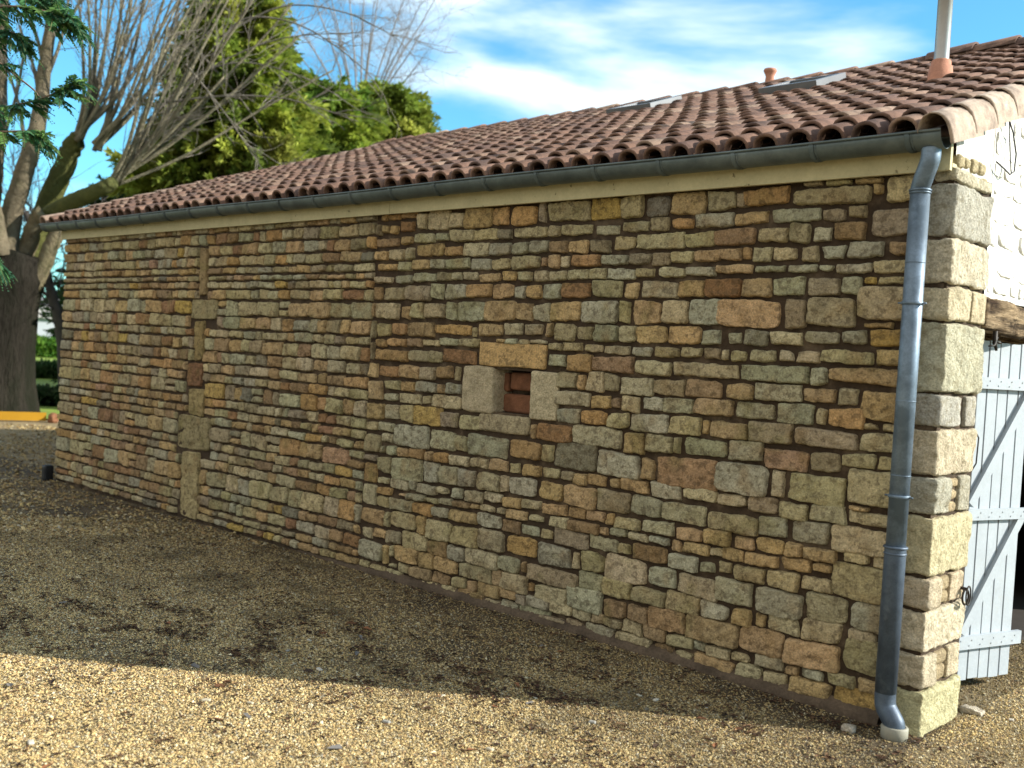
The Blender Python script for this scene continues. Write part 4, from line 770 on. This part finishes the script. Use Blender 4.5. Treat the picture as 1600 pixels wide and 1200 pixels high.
for kx, ky, tgts in ((124, 215, [(135, -30), (150, -20), (161, -30), (184, -30), (208, -20), (236, -30), (172, -30), (196, -20), (222, -30), (250, -40), (290, -20), (120, -20)]),
                     (150, 230, [(190, -30), (232, -30), (280, -30), (320, -30), (210, -30), (262, -20), (300, -40), (335, 0), (360, -40)]),
                     (180, 285, [(290, -30), (312, 10), (350, -10), (395, 0), (262, 40), (330, -20), (372, -30), (420, -40), (455, 10), (470, 55), (300, 110)]),
                     (166, 292, [(240, 60), (280, 20), (240, 150), (350, 120), (520, 110)])):
    for tx, ty in tgts:
        d = r.uniform(-1.2, 1.2); bend = r.uniform(18, 46)
        P = [A_(kx+r.uniform(-6, 6), ky+r.uniform(-6, 6)), A_(kx+(tx-kx)*.3+bend*.30, ky+(ty-ky)*.3+r.uniform(0, 14), d*.3), A_(kx+(tx-kx)*.65+bend*.25, ky+(ty-ky)*.65, d*.7), A_(tx, ty, d)]
        sp.append(w.limb(P, r.uniform(.030, .054), .015, 8, tuple(np.array((.25, .225, .15))*r.uniform(.6, 1.25)), 5))
for kx, ky, tx, ty in ((70, 110, 20, -20), (66, 140, 110, -20), (62, 180, 30, 40), (80, 60, 140, -30), (40, 260, 10, 100), (-5, 240, 40, 60), (75, 90, 60, -30)):
    sp.append(w.limb([A_(kx, ky), A_((kx+tx)/2+8, (ky+ty)/2), A_(tx, ty)], .04, .02, 6, (.22, .2, .14), 5))
# long thin side branches sweeping right over the roof
for pts in ([(230, 190), (300, 122), (372, 98), (450, 112), (530, 150)], [(250, 170), (340, 100), (440, 60), (540, 52)], [(262, 160), (350, 150), (450, 155), (560, 190)],
            [(300, 70), (380, 160), (430, 240), (460, 285)], [(330, 90), (380, 30), (470, 40), (560, 100), (600, 150)], [(290, 100), (350, 175), (400, 250)], [(340, 60), (440, 10), (540, 20), (620, 60)]):
    d = r.uniform(-1, 1); sp.append(w.limb([A_(x, y, d) for x, y in pts], .022, .008, 5, (.19, .17, .14), 5))
for P in sp: w.twigs(P, 7, 1.0, .36, (.19, .17, .14), 2, .3, .22, .009)
w.m.build('branches', M['bark'], pol); w.tw.build('twigs', M['twig'], pol)

# --- second bare tree behind the conifers, fine grey twigs against the sky
D1 = 33.; b1 = at(560, 600, D1); b1[2] = 0
bt = empty('bare_tree', tuple(b1), 'bare grey tree behind the conifers with fine twigs against blue sky', 'tree')
w = Wood(33); B_ = lambda x, y, d=0.: at(x, y, D1+d)
w.limb([b1+(0, 0, -.2), b1+(0, 0, 3), B_(565, 330), B_(560, 220)], .28, .16, 10, (.2, .18, .16))
sp = []
for tx, ty in ((430, -20), (470, -60), (510, -40), (540, -80), (570, -60), (600, -70), (640, -30), (665, 40), (660, 90), (640, 140), (655, 10), (620, 60), (450, 60), (585, 0), (520, 20), (690, -20)):
    d = r.uniform(-2, 2); sp.append(w.limb([B_(562, 240+r.uniform(-20, 20)), B_(562+(tx-562)*.35, 240+(ty-240)*.45, d*.4), B_(562+(tx-562)*.75, 240+(ty-240)*.78, d*.8), B_(tx, ty, d)], .038, .010, 5, (.24, .23, .23), 5))
for P in sp: w.twigs(P, 11, 1.5, .5, (.24, .23, .24), 3, .25, .05, .008)
w.m.build('branches', M['twig'], bt); w.tw.build('twigs', M['twig'], bt)

# --- near conifer whose sprays hang into the top left corner
nb_ = np.array((-4.55, -3.9, 0.)); D2 = 5.2
nc = empty('cypress_tree', tuple(nb_), 'dark green conifer close by, its feathery sprays hanging in at the left edge', 'tree')
t = MB(); t.tube([nb_+(0, 0, -.1), nb_+(.02, 0, 2), nb_+(0, .03, 4.4)], [.16, .12, .04], 14, True, (.16, .1, .07)); t.build('trunk', M['bark'], nc)
fr = np.random.RandomState(6); tw = MB(); FV = []; FD = []; FL = []; FC = []
def frond(P, d, L):
    """flat fern-like spray: axis with leaflets on both sides"""
    d = d/np.linalg.norm(d); side = np.cross(d, (0, 0, 1)); side /= np.linalg.norm(side)+1e-9; side = side+fr.normal(0, .25, 3)
    k = int(L/.0085); ts = np.linspace(0, 1, k); ax = P+d*L*ts[:, None]+np.array((0, 0, -.28))*L*(ts**2)[:, None]
    tw.tube(ax[::4] if k > 8 else ax, .0016, 4, False, (.12, .13, .05))
    c = np.array(((.045, .135, .055), (.06, .17, .06), (.03, .10, .05), (.10, .20, .05))[fr.randint(4)])*fr.uniform(.8, 1.2)
    for sg in (-1, 1):
        ll = L*.24*np.sin(np.clip(ts*1.0+.16, 0, 1)*math.pi)**.7+.008
        dd = d*.75+sg*side*.8+np.array((0, 0, -.25))
        FV.append(ax); FD.append(np.tile(dd, (k, 1))+fr.normal(0, .13, (k, 3))); FL.append(ll); FC.append(np.tile(c, (k, 1))*fr.uniform(.75, 1.3, (k, 1)))
def bough(pts, L=.16, n=30, dd=.3):
    q = [at(x, y, D2+d) for x, y, d in pts]; P = smooth_path([nb_+(0, 0, q[0][2]+.1)]+q, 8); tw.tube(P, np.linspace(.010, .003, len(P)), 6, False, (.15, .10, .07))
    tan = np.gradient(P, axis=0)
    for i in range(n):
        k = fr.randint(int(len(P)*.3), len(P)); tg = tan[k]/np.linalg.norm(tan[k])
        side = np.cross(tg, (0, 0, 1)); d = tg*fr.uniform(.2, 1)+side*fr.uniform(-1, 1)+np.array((0, 0, fr.uniform(-.55, .25)))
        frond(P[k], d, L*fr.uniform(.6, 1.15))
bough([(-170, 40, .3), (-60, 20, .1), (20, 10, 0), (80, 20, 0), (112, 30, 0)], .17, 90)
bough([(-170, 0, .5), (-60, -20, .2), (30, -5, .2), (90, 0, .2)], .17, 70)
bough([(-170, 130, .2), (-50, 170, .1), (20, 165, 0), (75, 150, 0), (122, 128, 0)], .14, 85)
bough([(-170, 150, .1), (-60, 190, .1), (-10, 205, 0), (40, 205, 0), (62, 212, 0)], .14, 75)
bough([(-170, 60, .1), (-60, 60, .1), (10, 50, 0), (30, 58, 0)], .15, 60)
bough([(-170, 330, .1), (-80, 360, .1), (-25, 385, 0), (-2, 410, 0)], .12, 45)
bough([(-170, 90, 0), (-60, 90, 0), (-10, 100, 0), (18, 100, 0)], .10, 18)
bough([(-200, 10, .8), (-60, 60, .6), (40, 130, .5), (60, 150, .5)], .09, 10)
C = np.concatenate(FV); D = np.concatenate(FD); Lf = np.concatenate(FL); K = np.concatenate(FC)
V, Q, K = cloud_leaves(C, D, Lf, np.full(len(Lf), .0034)+Lf*.06, fr, K, .1)
tw.build('branches', M['twig'], nc); link('foliage', V, Q, M['needle'], nc, K, smooth=False)

# --- low yellow board edging the gravel, hedges, dark tree and house far beyond
e = MB(); pa = np.array((-17.0, 2.35, 0)); pb_ = np.array((-21.5, -5.5, 0))
pa = at(72, 658, 18.8); pa[2] = 0; pc_ = at(-260, 655, 17.3); pc_[2] = 0; dv = pc_-pa; L = np.linalg.norm(dv); dv /= L; nv = np.array((dv[1], -dv[0], 0))
e.obox(pa, dv, nv, UZ, L, .05, .15)
tag(e.build('edging_board', M['yellow'], None, smooth=False, usecol=False, loc=tuple(pa)), 'long low yellow board edging the gravel before the pollarded tree', 'edging')
e = MB(); q = at(83, 657, 18.8); q[2] = 0; e.rock(q[0]-.1, q[0]+.1, q[1]-.08, q[1]+.08, -.03, .14, r=.05, amp=.02, col=(.28, .13, .07))
tag(e.build('clay_block', M['stone'], None, loc=tuple(q)), 'reddish brown block at the end of the yellow board', 'block')
def hedge(name, label, p0, p1, h, dpt, cols, seed, n=26000):
    r = np.random.RandomState(seed); p0 = np.array(p0, float); p1 = np.array(p1, float); p0[2] = p1[2] = 0
    d = p1-p0; L = np.linalg.norm(d); d /= L; nn = np.array((-d[1], d[0], 0))
    u = r.rand(n)*L; s = r.uniform(-.5, .5, n)*dpt; z = r.rand(n)**.7
    top = h*(1+.10*fbm(u*.6, u*0, u*0+seed, 3)); z = z*top*np.sqrt(np.clip(1-(s/dpt*1.9)**2*.5, 0, 1))
    C = p0+d*u[:, None]+nn*s[:, None]; C[:, 2] = z
    c = np.array(cols)[r.randint(len(cols), size=n)]*r.uniform(.7, 1.25, (n, 1))
    D = r.normal(size=(n, 3)); D[:, 2] += .5
    V, Q, K = cloud_leaves(C, D, r.uniform(.15, .4, n), r.uniform(.05, .12, n), r, c, .1)
    ro = empty(name, tuple(p0), label, 'hedge')
    link('foliage', V, Q, M['needle'], ro, K, smooth=False)
    m = MB(); m.obox(p0+nn*(-dpt*.3), d, nn, UZ, L, dpt*.6, h*.8, col=(.03, .05, .02)); m.build('stems', M['twig'], ro, smooth=False); return ro
hedge('hedge', 'dark clipped low hedge halfway across the far lawn', at(-200, 600, 33), at(200, 600, 35), .42, .6, [(.03, .07, .02), (.05, .09, .03)], 3, 14000)
hedge('hedge', 'bright sunlit hedge in front of the far pale house', at(-300, 600, 56), at(260, 600, 62), 1.05, 1.2, [(.06, .16, .02), (.10, .22, .02), (.13, .26, .03)], 4, 26000)
hedge('hedge', 'lowest dark leafy strip just behind the yellow board', at(-200, 600, 21), at(120, 600, 22.6), .2, .4, [(.03, .06, .02), (.05, .08, .03)], 6, 12000)  # low dark strip of leaves along the near side of the lawn
hs = at(40, 500, 92); hs[2] = 0
h = empty('house', tuple(hs), 'pale far house glimpsed between pollarded trunk and barn', 'house')
b = MB(); b.obox(hs+(-7, -3, -.3), (1, 0, 0), (0, 1, 0), UZ, 14, 7, 2.8); b.build('wall', M['wall_far'], h, smooth=False, usecol=False)
b = MB(); V = np.array([(-7.5, -3.5, 2.5), (7.5, -3.5, 2.5), (7.5, 4.5, 2.5), (-7.5, 4.5, 2.5), (-7.5, .5, 4.3), (7.5, .5, 4.3)])+hs
b.add(V, [(0, 1, 5, 4), (2, 3, 4, 5), (0, 3, 2, 1)], [(0, 4, 3), (1, 2, 5)]); b.build('roof', M['roof_far'], h, smooth=False, usecol=False)
for q in (-4, -1, 2, 4.6):
    b = MB(); b.box(hs[0]+q, hs[0]+q+1.1, hs[1]-3.06, hs[1]-2.99, .9, 2.0); b.build('window', M['glass'], h, smooth=False, usecol=False)
Dk = 27.; q = at(103, 620, Dk); q[2] = 0
dk = empty('slanting_tree', tuple(q), 'dark leaning trunk just left of the far wall end', 'tree')
m = Wood(4); P = m.limb([q+(0, 0, -.1), at(100, 560, Dk), at(94, 510, Dk), at(84, 470, Dk), at(70, 420, Dk), at(40, 330, Dk)], .2, .08, 8, (.05, .045, .04)); m.m.build('trunk', M['twig'], dk)
m.twigs(P, 40, 2.4, .5, (.07, .06, .06), 3, .4, .3, .02); m.tw.build('twigs', M['twig'], dk)
# far treeline
r2 = np.random.RandomState(9)
for k in range(3):
    px = -60+k*95; Dt = 105+10*r2.rand(); b_ = at(px, 560, Dt); b_[2] = 0
    ro_ = empty('broad_tree', tuple(b_), 'far bare tree beyond the house, '+('leftmost, mostly behind the pollarded trunk', 'the middle one', 'rightmost, by the barn end')[k], 'tree')
    w = Wood(50+k); P = w.limb([b_, b_+(0, 0, 4), b_+(.5, 0, 8)], .35, .1, 6, (.16, .15, .14))
    w.twigs(P, 30, 4.5, .6, (.17, .17, .17), 3, .25, .2, .05)
    w.m.build('trunk', M['twig'], ro_); w.tw.build('twigs', M['twig'], ro_)

# ================================================================ LITTER ON THE GRAVEL
r = np.random.RandomState(17)
def leafmesh(mb, p, s, a, col, cup=.25):
    th = np.array([0, .6, 1.3, 2.3, 3.14, 3.9, 4.9, 5.6]); rad = np.array([1, .62, .42, .55, .9, .5, .42, .66])*s*r.uniform(.75, 1.2, 8)
    X = np.cos(th)*rad; Y = np.sin(th)*rad; Z = np.abs(Y)*cup+r.uniform(-.1, .3, 8)*s*.3
    c, q = math.cos(a), math.sin(a); V = np.stack([p[0]+X*c-Y*q, p[1]+X*q+Y*c, p[2]+Z+.003], 1)
    V = np.vstack([V, (p[0], p[1], p[2]+.002)]); mb.add(V, T=[(8, k, (k+1) % 8) for k in range(8)], col=col)
lit_ = MB(); n = 0
LC = [(.055, .03, .02), (.04, .025, .018), (.09, .05, .03), (.03, .022, .018), (.13, .08, .045)]
m_ = 700000; x = r.uniform(-8, .9, m_); y = r.uniform(-4.2, -.05, m_)
v = fbm(x*5.5, y*9.0, x*0+4.2, 4)
band = np.exp(-((y+.75-.42*(x+.6))/.62)**2)*np.where(x > -4.5, 1, .5)
k = np.nonzero(r.rand(m_) < (np.clip(v*2.2-.1, 0, 1)*(.28+1.0*band+.35*np.exp(y/.25))+.04)*.15)[0][:16000]
zz = ground_z(x, y)
for i in k: leafmesh(lit_, (x[i], y[i], zz[i]+.007), r.uniform(.005, .02), r.rand()*6.28, np.array(LC[r.randint(5)])*r.uniform(.7, 1.3))
tag(lit_.build('leaf_litter', M['leaf_dead'], None, smooth=False), 'dark rotted leaf fragments strewn over the gravel', None, None, 'stuff')
# single larger leaves and stone chips
protos = []
for k in range(4):
    mb = MB(); leafmesh(mb, (0, 0, 0), .035, 0, [(.11, .055, .03), (.16, .15, .14), (.06, .04, .03), (.22, .1, .05)][k], .35)
    protos.append(mb)
def gz(x, y): return float(ground_z(np.array([x]), np.array([y]))[0])
first = None; base_objs = []
for k, mb in enumerate(protos):
    o = mb.build('fallen_leaf', M['leaf_dead'], None, smooth=False); base_objs.append(o)
cand = []
while len(cand) < 64:
    D = r.uniform(3.7, 6.6); s = r.uniform(-.5, .42)*D; p = CAM[:2]+D*np.array((-.69, .7234))+s*np.array((.7212, .69))
    if p[1] < -.12 or (p[0] > .1 and p[1] < .4): cand.append(p)
for k, p in enumerate(cand):
    o = base_objs[k] if k < 4 else base_objs[k % 4].copy()
    if k >= 4: COL.objects.link(o)
    o.location = (p[0], p[1], gz(*p)+.006); s = r.uniform(.45, 1.1); o.scale = (s, s, s); o.rotation_euler = (r.normal(0, .15), r.normal(0, .15), r.rand()*6.28)
    tag(o, 'small curled dead leaf lying on the gravel', 'leaf', 'fallen leaves on the gravel')
mbs = []
for k in range(4):
    mb = MB(); mb.rock(-.022, .022, -.014, .014, -.006, .008, res=.006, r=.007, amp=.004, col=[(.46, .43, .34), (.42, .37, .27), (.26, .25, .22), (.5, .46, .38)][k], seed=k*5)
    mbs.append(mb.build('stone_chip', M['pebble'], None))
spots = []
while len(spots) < 30:
    D = r.uniform(3.7, 6.2); s = r.uniform(-.5, .5)*D; p = CAM[:2]+D*np.array((-.69, .7234))+s*np.array((.7212, .69))
    if p[1] < -.1 or (p[0] > .06 and p[1] < 1.2): spots.append(p)
for k, p in enumerate(spots):
    o = mbs[k] if k < 4 else mbs[k % 4].copy()
    if k >= 4: COL.objects.link(o)
    o.location = (p[0], p[1], gz(*p)+.006); s = r.uniform(.3, .8); o.scale = (s*r.uniform(.8, 1.4), s, s); o.rotation_euler = (0, 0, r.rand()*6.28)
    tag(o, 'small pale stone chip lying loose on the gravel', 'stone', 'stone chips on the gravel')
for px, py, sx, sy, lab in ((1520, 1112, .055, .035, 'largest flat pale stone beside the corner, near the open door'), (1325, 1140, .03, .018, 'pale flat stone just left of the downpipe foot')):
    d = (cF+cR*(px-800)/1643.06-cU*(py-600)/1643.06); t_ = (-.02-CAM[2])/d[2]; q = CAM+d*t_
    mb = MB(); mb.rock(q[0]-sx, q[0]+sx, q[1]-sy, q[1]+sy, -.03, .0, res=.012, r=.01, amp=.006, col=(.55, .48, .38), seed=px)
    tag(mb.build('flat_stone', M['quoin'], None, loc=tuple(q)), lab, 'stone')
